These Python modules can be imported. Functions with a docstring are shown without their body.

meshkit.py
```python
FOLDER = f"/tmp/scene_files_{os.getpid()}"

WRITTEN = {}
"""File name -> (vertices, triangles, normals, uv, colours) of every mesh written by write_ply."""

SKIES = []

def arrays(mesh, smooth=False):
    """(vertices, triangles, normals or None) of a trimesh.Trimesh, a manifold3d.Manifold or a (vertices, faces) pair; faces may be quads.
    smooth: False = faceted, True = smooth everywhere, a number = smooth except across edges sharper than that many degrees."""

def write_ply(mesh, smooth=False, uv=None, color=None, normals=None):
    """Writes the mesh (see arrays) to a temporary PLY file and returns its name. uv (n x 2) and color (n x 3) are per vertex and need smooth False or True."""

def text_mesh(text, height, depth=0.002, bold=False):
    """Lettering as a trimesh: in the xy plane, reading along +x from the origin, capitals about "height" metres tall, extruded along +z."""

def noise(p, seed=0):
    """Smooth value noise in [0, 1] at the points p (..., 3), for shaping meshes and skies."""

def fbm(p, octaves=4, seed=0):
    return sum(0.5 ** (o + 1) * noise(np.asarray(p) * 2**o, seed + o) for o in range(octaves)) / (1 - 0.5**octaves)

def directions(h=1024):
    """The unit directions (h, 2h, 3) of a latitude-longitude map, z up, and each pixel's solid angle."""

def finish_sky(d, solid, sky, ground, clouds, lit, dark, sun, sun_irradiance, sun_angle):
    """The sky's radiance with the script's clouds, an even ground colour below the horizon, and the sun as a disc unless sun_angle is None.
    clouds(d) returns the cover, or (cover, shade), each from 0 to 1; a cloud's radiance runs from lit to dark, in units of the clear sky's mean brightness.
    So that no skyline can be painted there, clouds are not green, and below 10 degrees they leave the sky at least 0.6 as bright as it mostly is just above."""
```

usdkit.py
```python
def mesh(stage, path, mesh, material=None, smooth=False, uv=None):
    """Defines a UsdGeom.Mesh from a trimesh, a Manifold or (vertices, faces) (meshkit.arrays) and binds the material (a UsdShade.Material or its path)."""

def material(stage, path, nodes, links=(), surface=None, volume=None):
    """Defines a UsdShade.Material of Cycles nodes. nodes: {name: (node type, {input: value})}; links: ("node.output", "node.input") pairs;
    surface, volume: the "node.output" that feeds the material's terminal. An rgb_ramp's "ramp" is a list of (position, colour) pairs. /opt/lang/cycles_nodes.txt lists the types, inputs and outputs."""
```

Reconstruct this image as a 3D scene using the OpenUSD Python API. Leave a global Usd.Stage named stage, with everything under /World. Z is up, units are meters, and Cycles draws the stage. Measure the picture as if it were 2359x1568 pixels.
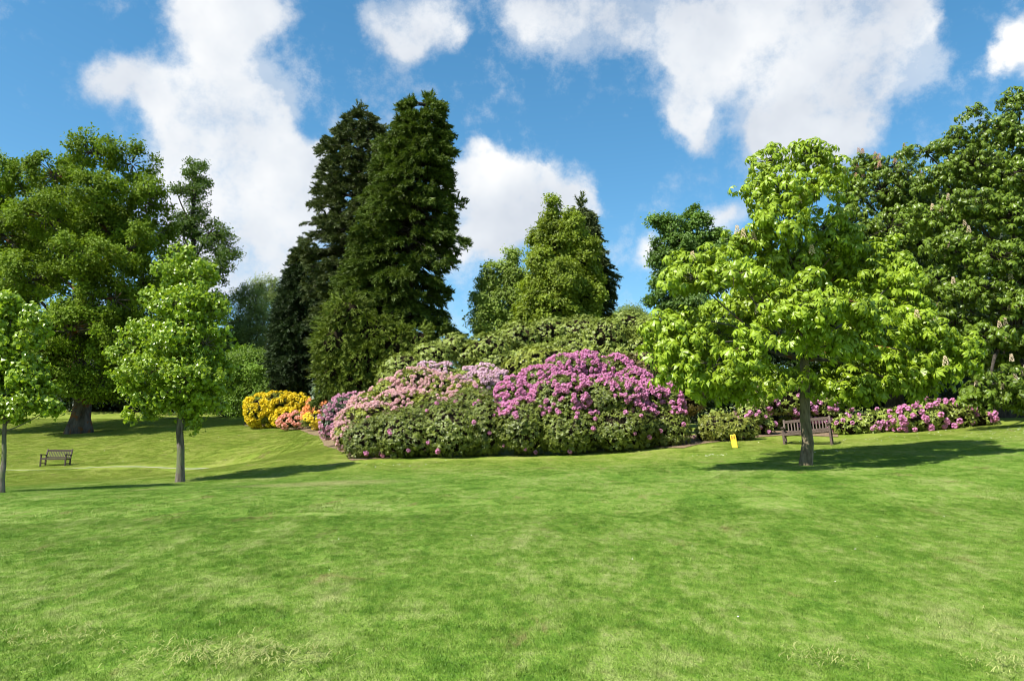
import math, numpy as np, trimesh, usdkit, meshkit
from pxr import Usd, UsdGeom, UsdLux, UsdShade, Sdf, Gf, Vt
from scipy.interpolate import RBFInterpolator, RegularGridInterpolator

stage = Usd.Stage.CreateInMemory()
UsdGeom.SetStageUpAxis(stage, 'Z')
world = UsdGeom.Xform.Define(stage, '/World')
UsdGeom.Scope.Define(stage, '/World/Looks')
mat = lambda name, *a, **k: usdkit.material(stage, '/World/Looks/' + name, *a, **k)

# ------------------------------------------------------------------ camera
EYE = 1.65
PITCH = math.radians(9.3)
F = 1800.0                      # focal length in units of a 2358-wide picture
cam = UsdGeom.Camera.Define(stage, '/World/camera')
cam.CreateHorizontalApertureAttr(23.7)
cam.CreateFocalLengthAttr(23.7 * F / 2358.0)
cam.CreateClippingRangeAttr((0.1, 5000.0))
cam.AddTranslateOp().Set((0, 0, EYE))
cam.AddRotateXOp().Set(90 + math.degrees(PITCH))
cam.CreateExposureAttr(1.22)

# ------------------------------------------------------------------ sun and sky
SUN_AZ = np.array([-0.80, -0.60]); SUN_EL = math.radians(50)
SUN = np.array([SUN_AZ[0] * math.cos(SUN_EL), SUN_AZ[1] * math.cos(SUN_EL), math.sin(SUN_EL)])
sun = UsdLux.DistantLight.Define(stage, '/World/sun')
sun.CreateIntensityAttr(1.25); sun.CreateAngleAttr(0.53); sun.CreateNormalizeAttr(True)
sun.CreateColorAttr((1.0, 0.96, 0.88))
_q = Gf.Rotation(Gf.Vec3d(0, 0, -1), Gf.Vec3d(*(-SUN)))
sun.AddTransformOp().Set(Gf.Matrix4d().SetRotate(_q))


def ray(u, v):
    a, b = (u - 1179) / F, (784 - v) / F
    return np.array([a, math.cos(PITCH) - b * math.sin(PITCH), math.sin(PITCH) + b * math.cos(PITCH)])


def P(u, v, Y):
    d = ray(u, v)
    return np.array([0, 0, EYE]) + d * (Y / d[1])


def unit(a):
    a = np.asarray(a, float)
    return a / np.maximum(np.linalg.norm(a, axis=-1, keepdims=True), 1e-9)


CLOUDS = [(440,30,80),(540,20,110),(610,40,55),(480,80,60),(555,105,55),
 (235,195,45),(300,170,60),(390,190,85),(480,240,95),(560,255,95),(630,240,50),(400,270,70),(520,350,120),(600,330,60),(440,420,120),(560,440,140),(640,420,105),(700,400,70),(742,345,26),(520,540,150),(640,520,120),(720,490,70),(570,610,90),(460,600,110),
 (860,50,52),(930,40,80),(1000,50,70),(935,105,45),(1065,75,30),
 (1200,30,55),(1255,60,62),(1340,30,82),(1430,50,55),(1490,15,80),(1560,80,75),
 (1640,60,100),(1590,135,60),(1710,25,90),(1800,60,120),(1570,240,62),(1630,205,72),(1560,300,36),(1600,290,50),(1596,345,30),(1800,200,110),(1880,120,130),(1960,110,120),(2060,120,105),(1990,200,105),(1880,260,110),(1775,290,72),(1840,330,85),(1950,290,70),(2100,50,60),(2010,20,100),(2130,150,48),
 (1465,252,15),(1448,276,16),(2358,90,55),(2300,120,40),(2345,130,55),(2285,175,24),(2420,60,90),
 (1060,420,62),(1125,400,62),(1195,372,48),(1236,378,22),(1090,500,110),(1190,470,95),(1290,460,66),(1350,465,40),(1040,560,55),(1170,540,60),(1300,520,60),(1345,440,46),(1365,490,42),(1250,410,36),(1095,335,26),
 (1682,500,36),(1650,530,48),(1500,575,26)]
# (the rest of the sky: the same kind of cumulus, all round)
_r = np.random.default_rng(5)
OTHER = []
while len(OTHER) < 34:
    az, el, s = _r.uniform(-np.pi, np.pi), math.radians(_r.uniform(6, 75)), _r.uniform(0.06, 0.14)
    d = np.array([math.sin(az) * math.cos(el), math.cos(az) * math.cos(el), math.sin(el)])
    f_ = d @ ray(1179, 784)
    if f_ > 0.66 and el < math.radians(42):
        continue
    for k in range(2):
        OTHER.append((unit(d + _r.normal(0, s * .6, 3)), s * _r.uniform(.8, 1.2)))
N, L = {}, []
N['tc'] = ('texture_coordinate', {})
N['wn'] = ('noise_texture', {'scale': 9.0, 'detail': 7.0, 'roughness': 0.6, 'dimensions': '3D'})
N['ws'] = ('vector_math', {'math_type': 'subtract', 'vector2': (.5, .5, .5)})
N['wm'] = ('vector_math', {'math_type': 'multiply_add', 'vector2': (.075, .075, .075)})
L += [('tc.generated', 'wn.vector'), ('wn.color', 'ws.vector1'), ('ws.vector', 'wm.vector1'), ('tc.generated', 'wm.vector3')]
last = None
blobs = [(unit(ray(u, v)), r / F / np.linalg.norm(ray(u, v))) for u, v, r in CLOUDS] + OTHER
for i, (d, r) in enumerate(blobs):
    N[f'd{i}'] = ('vector_math', {'math_type': 'distance', 'vector2': tuple(d)})
    N[f'm{i}'] = ('map_range', {'range_type': 'smoothstep', 'from_min': 1.65 * r, 'from_max': 0.1 * r, 'to_min': 0.0, 'to_max': 0.8, 'clamp': True})
    L += [('wm.vector', f'd{i}.vector1'), (f'd{i}.value', f'm{i}.value')]
    if last:
        N[f'a{i}'] = ('math', {'math_type': 'add'})
        L += [(last, f'a{i}.value1'), (f'm{i}.result', f'a{i}.value2')]
        last = f'a{i}.value'
    else:
        last = f'm{i}.result'
N['fm'] = ('math', {'math_type': 'minimum', 'value2': 1.25})
N['n1'] = ('noise_texture', {'scale': 11.0, 'detail': 10.0, 'roughness': 0.64, 'distortion': 0.0, 'dimensions': '3D'})
N['n1m'] = ('map_range', {'from_min': .25, 'from_max': .75, 'to_min': -.95, 'to_max': .55, 'clamp': False})
N['n3'] = ('noise_texture', {'scale': 12.0, 'detail': 12.0, 'roughness': 0.66, 'dimensions': '3D'})
N['n3m'] = ('map_range', {'from_min': .3, 'from_max': .7, 'to_min': -.9, 'to_max': .9, 'clamp': False})
N['sum3'] = ('math', {'math_type': 'add'})
N['cov3'] = ('map_range', {'range_type': 'smoothstep', 'from_min': .05, 'from_max': 1.3, 'to_min': 0., 'to_max': .56, 'clamp': True})
N['covm'] = ('math', {'math_type': 'maximum'})
L += [('tc.generated', 'n3.vector'), ('n3.fac', 'n3m.value'), ('fm.value', 'sum3.value1'), ('n3m.result', 'sum3.value2'), ('sum3.value', 'cov3.value'), ('cov3.result', 'covm.value1'), ('cov.result', 'covm.value2')]
N['sum'] = ('math', {'math_type': 'add'})
N['cov'] = ('map_range', {'range_type': 'smoothstep', 'from_min': -.05, 'from_max': 1.12, 'to_min': 0., 'to_max': 1., 'clamp': True})
# cloud light: thick parts whiter above, softly grey in folds
N['n2'] = ('noise_texture', {'scale': 7.0, 'detail': 5.0, 'roughness': 0.5, 'dimensions': '3D'})
N['cr'] = ('rgb_ramp', {'ramp': [(0.3, (.60, .65, .73)), (0.5, (.76, .80, .85)), (0.7, (.98, .98, .97))]})
N['cs'] = ('vector_math', {'math_type': 'scale', 'scale': 8.6})
N['sky'] = ('sky_texture', {'sky_type': 'single_scattering', 'sun_disc': False, 'sun_elevation': SUN_EL, 'sun_rotation': math.atan2(SUN[0], SUN[1]), 'altitude': 100.0, 'air_density': 1.0, 'aerosol_density': 0.4, 'ozone_density': 1.2})
N['sh'] = ('hsv', {'hue': 0.487, 'saturation': 1.30, 'value': 1.5, 'fac': 1.0})
N['mx'] = ('mix', {'mix_type': 'mix', 'use_clamp': False})
N['bg'] = ('background_shader', {'strength': 0.055})
L += [(last, 'fm.value1'), ('tc.generated', 'n1.vector'), ('n1.fac', 'n1m.value'), ('fm.value', 'sum.value1'), ('n1m.result', 'sum.value2'), ('sum.value', 'cov.value'),
      ('tc.generated', 'n2.vector'), ('n2.fac', 'cr.fac'), ('cr.color', 'cs.vector1'), ('sky.color', 'sh.color'), ('covm.value', 'mx.fac'), ('sh.color', 'mx.color1'), ('cs.vector', 'mx.color2'), ('mx.color', 'bg.color')]
sky_m = mat('sky_look', N, L, surface='bg.background')
dome = UsdLux.DomeLight.Define(stage, '/World/sky')
UsdShade.MaterialBindingAPI.Apply(dome.GetPrim()).Bind(sky_m)
dome.GetPrim().SetCustomDataByKey('kind', 'structure')
dome.GetPrim().SetCustomDataByKey('label', 'blue sky with white broken cumulus clouds')

# ------------------------------------------------------------------ helpers
USED = {}


def path_for(name, parent):
    base = str(parent.GetPath()) if parent is not None else '/World'
    k = (base, name); n = USED.get(k, 0); USED[k] = n + 1
    return f'{base}/{name}' + (f'_{n:03d}' if n else '')


def say(p, **kw):
    p = p.GetPrim() if hasattr(p, 'GetPrim') else p
    for k, v in kw.items():
        if v: p.SetCustomDataByKey(k, v)
    return p


def obj(name, mesh, m, parent=None, smooth=False, **kw):
    return say(usdkit.mesh(stage, path_for(name, parent), mesh, m, smooth=smooth).GetPrim(), **kw)


def thing(name, label, category, group=None):
    return say(UsdGeom.Xform.Define(stage, path_for(name, None)).GetPrim(), label=label, category=category, group=group)


def cat(ms):
    ms = [(np.asarray(v, float), np.asarray(f, int)) for v, f in ms if len(f)]
    off = np.cumsum([0] + [len(v) for v, f in ms])
    return np.vstack([v for v, f in ms]), np.vstack([f + o for (v, f), o in zip(ms, off)])


def tube(pts, rad, sides=7, cap=True):
    p = np.asarray(pts, float); n = len(p)
    t = unit(np.gradient(p, axis=0))
    ref = np.array([1., 0, 0]) if abs(t[0] @ np.array([1., 0, 0])) < .8 else np.array([0, 1., 0])
    a = unit(np.cross(t, ref)); b = np.cross(t, a)
    ang = np.arange(sides) * 2 * np.pi / sides
    r = np.broadcast_to(np.asarray(rad, float), (n,))[:, None, None] if np.ndim(rad) < 2 else np.asarray(rad)[..., None]
    v = p[:, None] + r * (np.cos(ang)[None, :, None] * a[:, None] + np.sin(ang)[None, :, None] * b[:, None])
    i, j = np.meshgrid(np.arange(n - 1), np.arange(sides), indexing='ij')
    q = np.stack([i * sides + j, i * sides + (j + 1) % sides, (i + 1) * sides + (j + 1) % sides, (i + 1) * sides + j], -1).reshape(-1, 4)
    f = np.vstack([q[:, [0, 1, 2]], q[:, [0, 2, 3]]])
    v = v.reshape(-1, 3)
    if cap:
        v = np.vstack([v, p[-1]]); c = len(v) - 1
        j = np.arange(sides); f = np.vstack([f, np.stack([(n - 1) * sides + j, (n - 1) * sides + (j + 1) % sides, np.full(sides, c)], 1)])
    return v, f


def curve(a, b, bend, n=7):
    a, b = np.asarray(a, float), np.asarray(b, float); t = np.linspace(0, 1, n)[:, None]
    c = (a + b) / 2 + np.asarray(bend, float)
    return a * (1 - t) ** 2 + 2 * c * t * (1 - t) + b * t ** 2


def box(lo, hi, bev=0.004):
    lo, hi = np.asarray(lo, float), np.asarray(hi, float); c, h = (lo + hi) / 2, (hi - lo) / 2
    b = min(bev, h.min() * .45); v = []
    for s in np.ndindex(2, 2, 2):
        s = np.array(s) * 2 - 1
        for k in range(3):
            q = h.copy() - b; q[k] = h[k]; v.append(c + s * q)
    m = trimesh.Trimesh(np.array(v), process=False).convex_hull if False else trimesh.convex.convex_hull(np.array(v))
    return np.array(m.vertices), np.array(m.faces)


def frames(Nrm, spin):
    z = unit(Nrm); ref = np.where(np.abs(z[:, 2:]) < .9, [0, 0, 1.], [1., 0, 0])
    x = unit(np.cross(ref, z)); y = np.cross(z, x); c, s = np.cos(spin)[:, None], np.sin(spin)[:, None]
    return x * c + y * s, y * c - x * s, z


def scatter(protos, Pn, Nn, S, rng, spin=None, pick=None):
    """Many copies of small shapes as one (vertices, faces)."""
    Pn = np.asarray(Pn, float); n = len(Pn)
    if n == 0: return np.zeros((0, 3)), np.zeros((0, 3), int)
    S = np.broadcast_to(S, (n,)); spin = rng.uniform(0, 2 * np.pi, n) if spin is None else spin
    pick = rng.integers(0, len(protos), n) if pick is None else pick
    X, Yx, Z = frames(Nn, spin); out = []
    for k, (pv, pf) in enumerate(protos):
        w = np.nonzero(pick == k)[0]
        if not len(w): continue
        R = np.stack([X[w], Yx[w], Z[w]], 1) * S[w][:, None, None]
        v = np.einsum('vk,nkj->nvj', pv, R) + Pn[w][:, None]
        f = pf[None] + (np.arange(len(w)) * len(pv))[:, None, None]
        out.append((v.reshape(-1, 3), f.reshape(-1, 3)))
    return cat(out)


def leaf(Ln, W, fold=.12, droop=.15, at=.5):
    """base, mid, tip, left, right: four faces with a midrib."""
    return np.array([[0, 0, 0], [0, at * Ln, 0.06 * Ln], [0, Ln, -droop * Ln], [-W / 2, at * Ln, fold * W], [W / 2, at * Ln, fold * W]], float), np.array([[0, 1, 3], [1, 2, 3], [0, 4, 1], [1, 4, 2]])


def leaf2(Ln, W, fold=.2, droop=.1):
    return np.array([[0, 0, 0], [W / 2, .5 * Ln, fold * W], [0, Ln, -droop * Ln], [-W / 2, .5 * Ln, fold * W]], float), np.array([[0, 1, 2], [0, 2, 3]])


def turn(m, rx=0, ry=0, rz=0, t=(0, 0, 0), s=1):
    R = trimesh.transformations.euler_matrix(rx, ry, rz)[:3, :3]
    return np.asarray(m[0]) * s @ R.T + np.asarray(t), m[1]


# ------------------------------------------------------------------ terrain
G = [(10,1133,20),(415,1108,24),(125,1073,44),(300,1075,42),(545,1074,42),(150,998,62),(60,1000,62),(400,975,70),(565,980,60),(700,987,54),(742,1002,44),
     (790,1035,33),(830,1064,27.5),(1100,1061,27),(1400,1050,27),(1600,1020,29),(1690,1031,27),(1750,1003,31),(1860,1026,27.5),(1850,1071,21),(1950,1006,30),
     (2130,998,29),(2300,980,29),(2358,988,27),(2358,1100,16.5),(1179,1110,20),(600,1110,22),(300,1150,17),(1179,1200,12.6),(1700,1200,12.3),(600,1200,13),(2200,1200,12),(0,1200,14)]
gp = [P(*g) for g in G] + [np.array(p, float) for p in [(0,0,0),(0,-15,-.8),(8,3,.1),(-8,3,.2),(0,5,.3),(20,0,.6),(-20,0,.5),(40,-20,1),(-40,-20,1),(70,30,4),(-80,40,3),(-60,80,7.2),(-20,92,8.4),(-40,100,9.6),(20,60,6.0),(0,45,3.9),(20,42,4.5),(50,60,6.8),(90,110,10),(-120,120,11.5),(0,140,12),(150,0,4),(-150,0,3),(0,-150,-2),(0,400,16),(400,0,9),(-400,0,8),(400,400,16),(-400,400,16),(0,-400,0),(400,-400,2),(-400,-400,2)]]
gp = np.array(gp)
rbf = RBFInterpolator(gp[:, :2], gp[:, 2], kernel='thin_plate_spline', smoothing=0.4, degree=1)


def axis(lo, hi, step, far):
    a = np.arange(lo, hi + step / 2, step); k = step * 1.35 ** np.arange(1, 40); k = np.cumsum(k)
    return np.concatenate([(lo - k[k < far])[::-1], a, hi + k[k < far]])


gx, gy = axis(-46, 30, .5, 380), axis(1, 78, .5, 380)
XX, YY = np.meshgrid(gx, gy, indexing='ij')
ZZ = rbf(np.stack([XX.ravel(), YY.ravel()], 1)).reshape(XX.shape)
ZZ += .10 * (meshkit.fbm(np.stack([XX / 5, YY / 5, XX * 0], -1), 3, 3) - .5) + .03 * (meshkit.noise(np.stack([XX / .9, YY / .9, XX * 0], -1), 8) - .5)
gi = RegularGridInterpolator((gx, gy), ZZ)
zg = lambda x, y: gi(np.stack([np.asarray(x, float).ravel(), np.asarray(y, float).ravel()], 1)).reshape(np.shape(x))
gn = lambda x, y: unit(np.stack([-(zg(x + .3, y) - zg(x - .3, y)) / .6, -(zg(x, y + .3) - zg(x, y - .3)) / .6, np.ones(np.shape(x))], -1))


def on_ground(u, v, Y):
    p = P(u, v, Y); p[2] = zg(p[0], p[1]); return p


# ------------------------------------------------------------------ looks
def lawn_nodes():
    n = {'g': ('geometry', {}), 'mp': ('mapping', {'scale': (1.35, .62, 0.), 'rotation': (0., 0., .5)}),
         'a': ('noise_texture', {'scale': .55, 'detail': 5., 'roughness': .62, 'distortion': .6}), 'b': ('noise_texture', {'scale': 3.4, 'detail': 6., 'roughness': .68, 'distortion': .3}),
         'c': ('noise_texture', {'scale': .22, 'detail': 3., 'roughness': .5}), 'd': ('noise_texture', {'scale': 38., 'detail': 2., 'roughness': .6}),
         's1': ('math', {'math_type': 'multiply_add', 'value2': .36}), 's2': ('math', {'math_type': 'multiply_add', 'value2': .36}), 's0': ('math', {'math_type': 'multiply', 'value2': .28}), 'w': ('noise_texture', {'scale': 9., 'detail': 5., 'roughness': .7}),
         'r': ('rgb_ramp', {'ramp': [(.39, (.062, .140, .009)), (.455, (.096, .184, .016)), (.50, (.138, .224, .028)), (.545, (.185, .256, .054)), (.62, (.255, .290, .095))]}),
         'sp': ('separate_xyz', {}), 'yy': ('map_range', {'range_type': 'smoothstep', 'from_min': 20., 'from_max': 30., 'to_min': 0., 'to_max': .75, 'clamp': True}),
         'r2': ('rgb_ramp', {'ramp': [(.40, (.128, .184, .014)), (.5, (.190, .228, .026)), (.60, (.250, .258, .055))]}), 'mz': ('mix', {'use_clamp': False}),
         'br': ('map_range', {'range_type': 'smoothstep', 'from_min': .58, 'from_max': .70, 'to_min': 0., 'to_max': .6, 'clamp': True}), 'e': ('noise_texture', {'scale': .95, 'detail': 6., 'roughness': .7, 'distortion': .5}),
         'mb': ('mix', {'use_clamp': False, 'color2': (.20, .155, .065)}), 'dv': ('map_range', {'from_min': .3, 'from_max': .7, 'to_min': .58, 'to_max': 1.02, 'clamp': True}),
         'dm': ('vector_math', {'math_type': 'scale'})}
    l = [('g.position', 'mp.vector')] + [('mp.vector', f'{k}.vector') for k in 'abcdew'] + [('w.fac', 's0.value1'), ('s0.value', 's2.value3')] + [('b.fac', 's2.value1'), ('a.fac', 's1.value1'), ('s2.value', 's1.value3'), ('s1.value', 'r.fac'), ('s1.value', 'r2.fac'),
         ('g.position', 'sp.vector'), ('sp.y', 'yy.value'), ('yy.result', 'mz.fac'), ('r.color', 'mz.color1'), ('r2.color', 'mz.color2'), ('e.fac', 'br.value'), ('br.result', 'mb.fac'), ('mz.color', 'mb.color1'),
         ('d.fac', 'dv.value'), ('dv.result', 'dm.scale'), ('mb.color', 'dm.vector1')]
    c = on_ground(730, 1121, 20.5)
    n.update({'wo': ('vector_math', {'math_type': 'subtract', 'vector2': (c[0], c[1], 0.)}), 'wr': ('vector_rotate', {'rotate_type': 'z_axis', 'angle': -.12}), 'wq': ('vector_math', {'math_type': 'multiply', 'vector2': (.42, 1.15, 0.)}), 'wl': ('vector_math', {'math_type': 'length'}),
              'wa': ('math', {'math_type': 'multiply_add', 'value2': 1.6}), 'wf': ('map_range', {'range_type': 'smoothstep', 'from_min': 2.1, 'from_max': 1.2, 'to_min': 0., 'to_max': .55, 'clamp': True}), 'wx': ('mix', {'use_clamp': False, 'color2': (.30, .28, .12)})})
    l = [(a, b) if a != 'mb.color' else ('wx.color', b) for a, b in l] + [('g.position', 'wo.vector1'), ('wo.vector', 'wr.vector'), ('wr.vector', 'wq.vector1'), ('wq.vector', 'wl.vector1'), ('b.fac', 'wa.value1'), ('wl.value', 'wa.value3'), ('wa.value', 'wf.value'), ('wf.result', 'wx.fac'), ('mb.color', 'wx.color1')]
    return n, l


n, l = lawn_nodes()
n |= {'bmp': ('bump', {'strength': .8, 'distance': .03}), 'p': ('principled_bsdf', {'roughness': .85, 'specular_ior_level': .15})}
M_lawn = mat('lawn_look', n, l + [('dm.vector', 'p.base_color'), ('d.fac', 'bmp.height'), ('bmp.normal', 'p.normal')], surface='p.BSDF')
n, l = lawn_nodes()
n |= {'iv': ('map_range', {'from_min': 0., 'from_max': 1., 'to_min': 1.1, 'to_max': 3.2}), 'im': ('vector_math', {'math_type': 'scale'}), 'f': ('noise_texture', {'scale': 11., 'detail': 3., 'roughness': .65}), 'fv': ('map_range', {'from_min': .32, 'from_max': .68, 'to_min': .68, 'to_max': 1.32, 'clamp': True}), 'iw': ('math', {'math_type': 'multiply'}), 'p': ('principled_bsdf', {'roughness': .55, 'specular_ior_level': .3}), 't': ('translucent_bsdf', {}), 'm': ('mix_closure', {'fac': .35})}
M_blade = mat('grass_blade', n, l + [('g.random_per_island', 'iv.value'), ('g.position', 'f.vector'), ('f.fac', 'fv.value'), ('iv.result', 'iw.value1'), ('fv.result', 'iw.value2'), ('iw.value', 'im.scale'), ('wx.color', 'im.vector1'), ('im.vector', 'p.base_color'), ('im.vector', 't.color'), ('p.BSDF', 'm.closure1'), ('t.BSDF', 'm.closure2')], surface='m.closure')


def foliage(name, stops, trans=.3, rough=.5, spec=.35, nscale=1.2, lo=.7, hi=1.25, tmul=1.5):
    """Leaf colour varies leaf by leaf and softly from place to place; light comes through the blade."""
    n = {'g': ('geometry', {}), 'n': ('noise_texture', {'scale': nscale, 'detail': 3.}), 'n2': ('noise_texture', {'scale': 9., 'detail': 1.}),
         'h': ('math', {'math_type': 'multiply', 'value2': .55}), 'h2': ('math', {'math_type': 'multiply_add', 'value2': .45}), 'r': ('rgb_ramp', {'ramp': stops}),
         'v': ('map_range', {'from_min': .3, 'from_max': .7, 'to_min': lo, 'to_max': hi, 'clamp': True}), 's': ('vector_math', {'math_type': 'scale'}),
         'ts': ('vector_math', {'math_type': 'multiply', 'vector2': (tmul, tmul, tmul * .6)}),
         'p': ('principled_bsdf', {'roughness': rough, 'specular_ior_level': spec}), 't': ('translucent_bsdf', {}), 'm': ('mix_closure', {'fac': trans})}
    l = [('g.position', 'n.vector'), ('g.position', 'n2.vector'), ('g.random_per_island', 'h.value1'), ('n2.fac', 'h2.value1'), ('h.value', 'h2.value3'), ('h2.value', 'r.fac'), ('n.fac', 'v.value'), ('v.result', 's.scale'), ('r.color', 's.vector1'),
         ('s.vector', 'p.base_color'), ('s.vector', 'ts.vector1'), ('ts.vector', 't.color'), ('p.BSDF', 'm.closure1'), ('t.BSDF', 'm.closure2')]
    return mat(name, n, l, surface='m.closure')


def bark(name, c1, c2, scale=(6, 6, 1.2), c3=None, strength=.8):
    n = {'g': ('geometry', {}), 'mp': ('mapping', {'scale': scale}), 'n': ('noise_texture', {'scale': 1.5, 'detail': 6., 'roughness': .65}), 'r': ('rgb_ramp', {'ramp': [(.35, c1), (.62, c2)]}),
         'n3': ('noise_texture', {'scale': 2.2, 'detail': 4.}), 'r3': ('rgb_ramp', {'ramp': [(.54, (0, 0, 0)), (.64, (1, 1, 1))]}), 'mx': ('mix', {'color2': c3 or c1, 'use_clamp': False}),
         'b': ('bump', {'strength': strength, 'distance': .04}), 'p': ('principled_bsdf', {'roughness': .9, 'specular_ior_level': .15})}
    l = [('g.position', 'mp.vector'), ('mp.vector', 'n.vector'), ('n.fac', 'r.fac'), ('g.position', 'n3.vector'), ('n3.fac', 'r3.fac'), ('r3.color', 'mx.fac'), ('r.color', 'mx.color1'), ('mx.color', 'p.base_color'), ('n.fac', 'b.height'), ('b.normal', 'p.normal')]
    return mat(name, n, l, surface='p.BSDF')


def wood(name, c1, c2):
    n = {'tc': ('geometry', {}), 'mp': ('mapping', {'scale': (30, 30, 30)}), 'n': ('noise_texture', {'scale': 1., 'detail': 5., 'roughness': .6}), 'r': ('rgb_ramp', {'ramp': [(.35, c1), (.65, c2)]}), 'p': ('principled_bsdf', {'roughness': .7, 'specular_ior_level': .25})}
    return mat(name, n, [('tc.position', 'mp.vector'), ('mp.vector', 'n.vector'), ('n.fac', 'r.fac'), ('r.color', 'p.base_color')], surface='p.BSDF')


M_core = mat('shade_core', {'p': ('principled_bsdf', {'base_color': (.018, .014, .009), 'roughness': 1., 'specular_ior_level': 0.})}, surface='p.BSDF')  # solid filler lumps; the shade inside shrubs is put into this near-black colour
M_bark_grey = bark('bark_grey', (.055, .045, .035), (.16, .14, .115), c3=(.10, .11, .06))
M_bark_oak = bark('bark_oak', (.030, .026, .021), (.10, .09, .078), (3, 3, .7), c3=(.13, .055, .018))
M_bark_dark = bark('bark_dark', (.02, .016, .012), (.06, .05, .038))
M_bark_chest = bark('bark_chestnut', (.070, .056, .034), (.17, .14, .09), (9, 9, 2.5), c3=(.11, .105, .05))

# ------------------------------------------------------------------ ground
I, J = np.meshgrid(np.arange(len(gx) - 1), np.arange(len(gy) - 1), indexing='ij'); ny = len(gy)
gf = np.stack([I * ny + J, (I + 1) * ny + J, (I + 1) * ny + J + 1, I * ny + J + 1], -1).reshape(-1, 4)
obj('lawn', (np.stack([XX, YY, ZZ], -1).reshape(-1, 3), gf), M_lawn, smooth=True, kind='structure', label='rolling mown lawn of the park')


def ribbon(pts, w0, w1, lift, n=60):
    """A sheet that follows the ground along a line, from offset w0 to w1 sideways (left of travel positive)."""
    p = np.asarray(pts, float)[:, :2]; s = np.r_[0, np.cumsum(np.linalg.norm(np.diff(p, axis=0), axis=1))]
    t = np.linspace(0, s[-1], n); q = np.stack([np.interp(t, s, p[:, 0]), np.interp(t, s, p[:, 1])], 1)
    d = unit(np.gradient(q, axis=0)); nn = np.stack([-d[:, 1], d[:, 0]], 1)
    m = 7; off = np.linspace(w0, w1, m)
    wob = .12 * (meshkit.noise(np.stack([t * 1.3, t * 0, t * 0], 1), 4) - .5)
    g = q[:, None] + nn[:, None] * (off[None, :, None] + wob[:, None, None])
    v = np.concatenate([g, zg(g[..., 0], g[..., 1])[..., None] + lift], -1).reshape(-1, 3)
    i, j = np.meshgrid(np.arange(n - 1), np.arange(m - 1), indexing='ij')
    return v, np.stack([i * m + j, (i + 1) * m + j, (i + 1) * m + j + 1, i * m + j + 1], -1).reshape(-1, 4)


M_path = mat('path_look', {'g': ('geometry', {}), 'n': ('noise_texture', {'scale': 6., 'detail': 5.}), 'r': ('rgb_ramp', {'ramp': [(.3, (.22, .22, .18)), (.7, (.30, .30, .25))]}), 'p': ('principled_bsdf', {'roughness': .9})}, [('g.position', 'n.vector'), ('n.fac', 'r.fac'), ('r.color', 'p.base_color')], surface='p.BSDF')
obj('path', ribbon([on_ground(-300, 1078, 42), on_ground(0, 1075, 42), on_ground(300, 1075, 42), on_ground(548, 1073, 42.2)], -.085, .085, .010, 90), M_path, smooth=True, kind='structure', label='pale path crossing the lawn in front of the left bench')
M_soil = mat('soil_look', {'g': ('geometry', {}), 'n': ('noise_texture', {'scale': 14., 'detail': 6., 'roughness': .7}), 'r': ('rgb_ramp', {'ramp': [(.35, (.085, .058, .035)), (.65, (.24, .175, .11))]}), 'b': ('bump', {'strength': 1., 'distance': .04}), 'p': ('principled_bsdf', {'roughness': 1., 'specular_ior_level': .1})}, [('g.position', 'n.vector'), ('n.fac', 'r.fac'), ('r.color', 'p.base_color'), ('n.fac', 'b.height'), ('b.normal', 'p.normal')], surface='p.BSDF')
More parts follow.
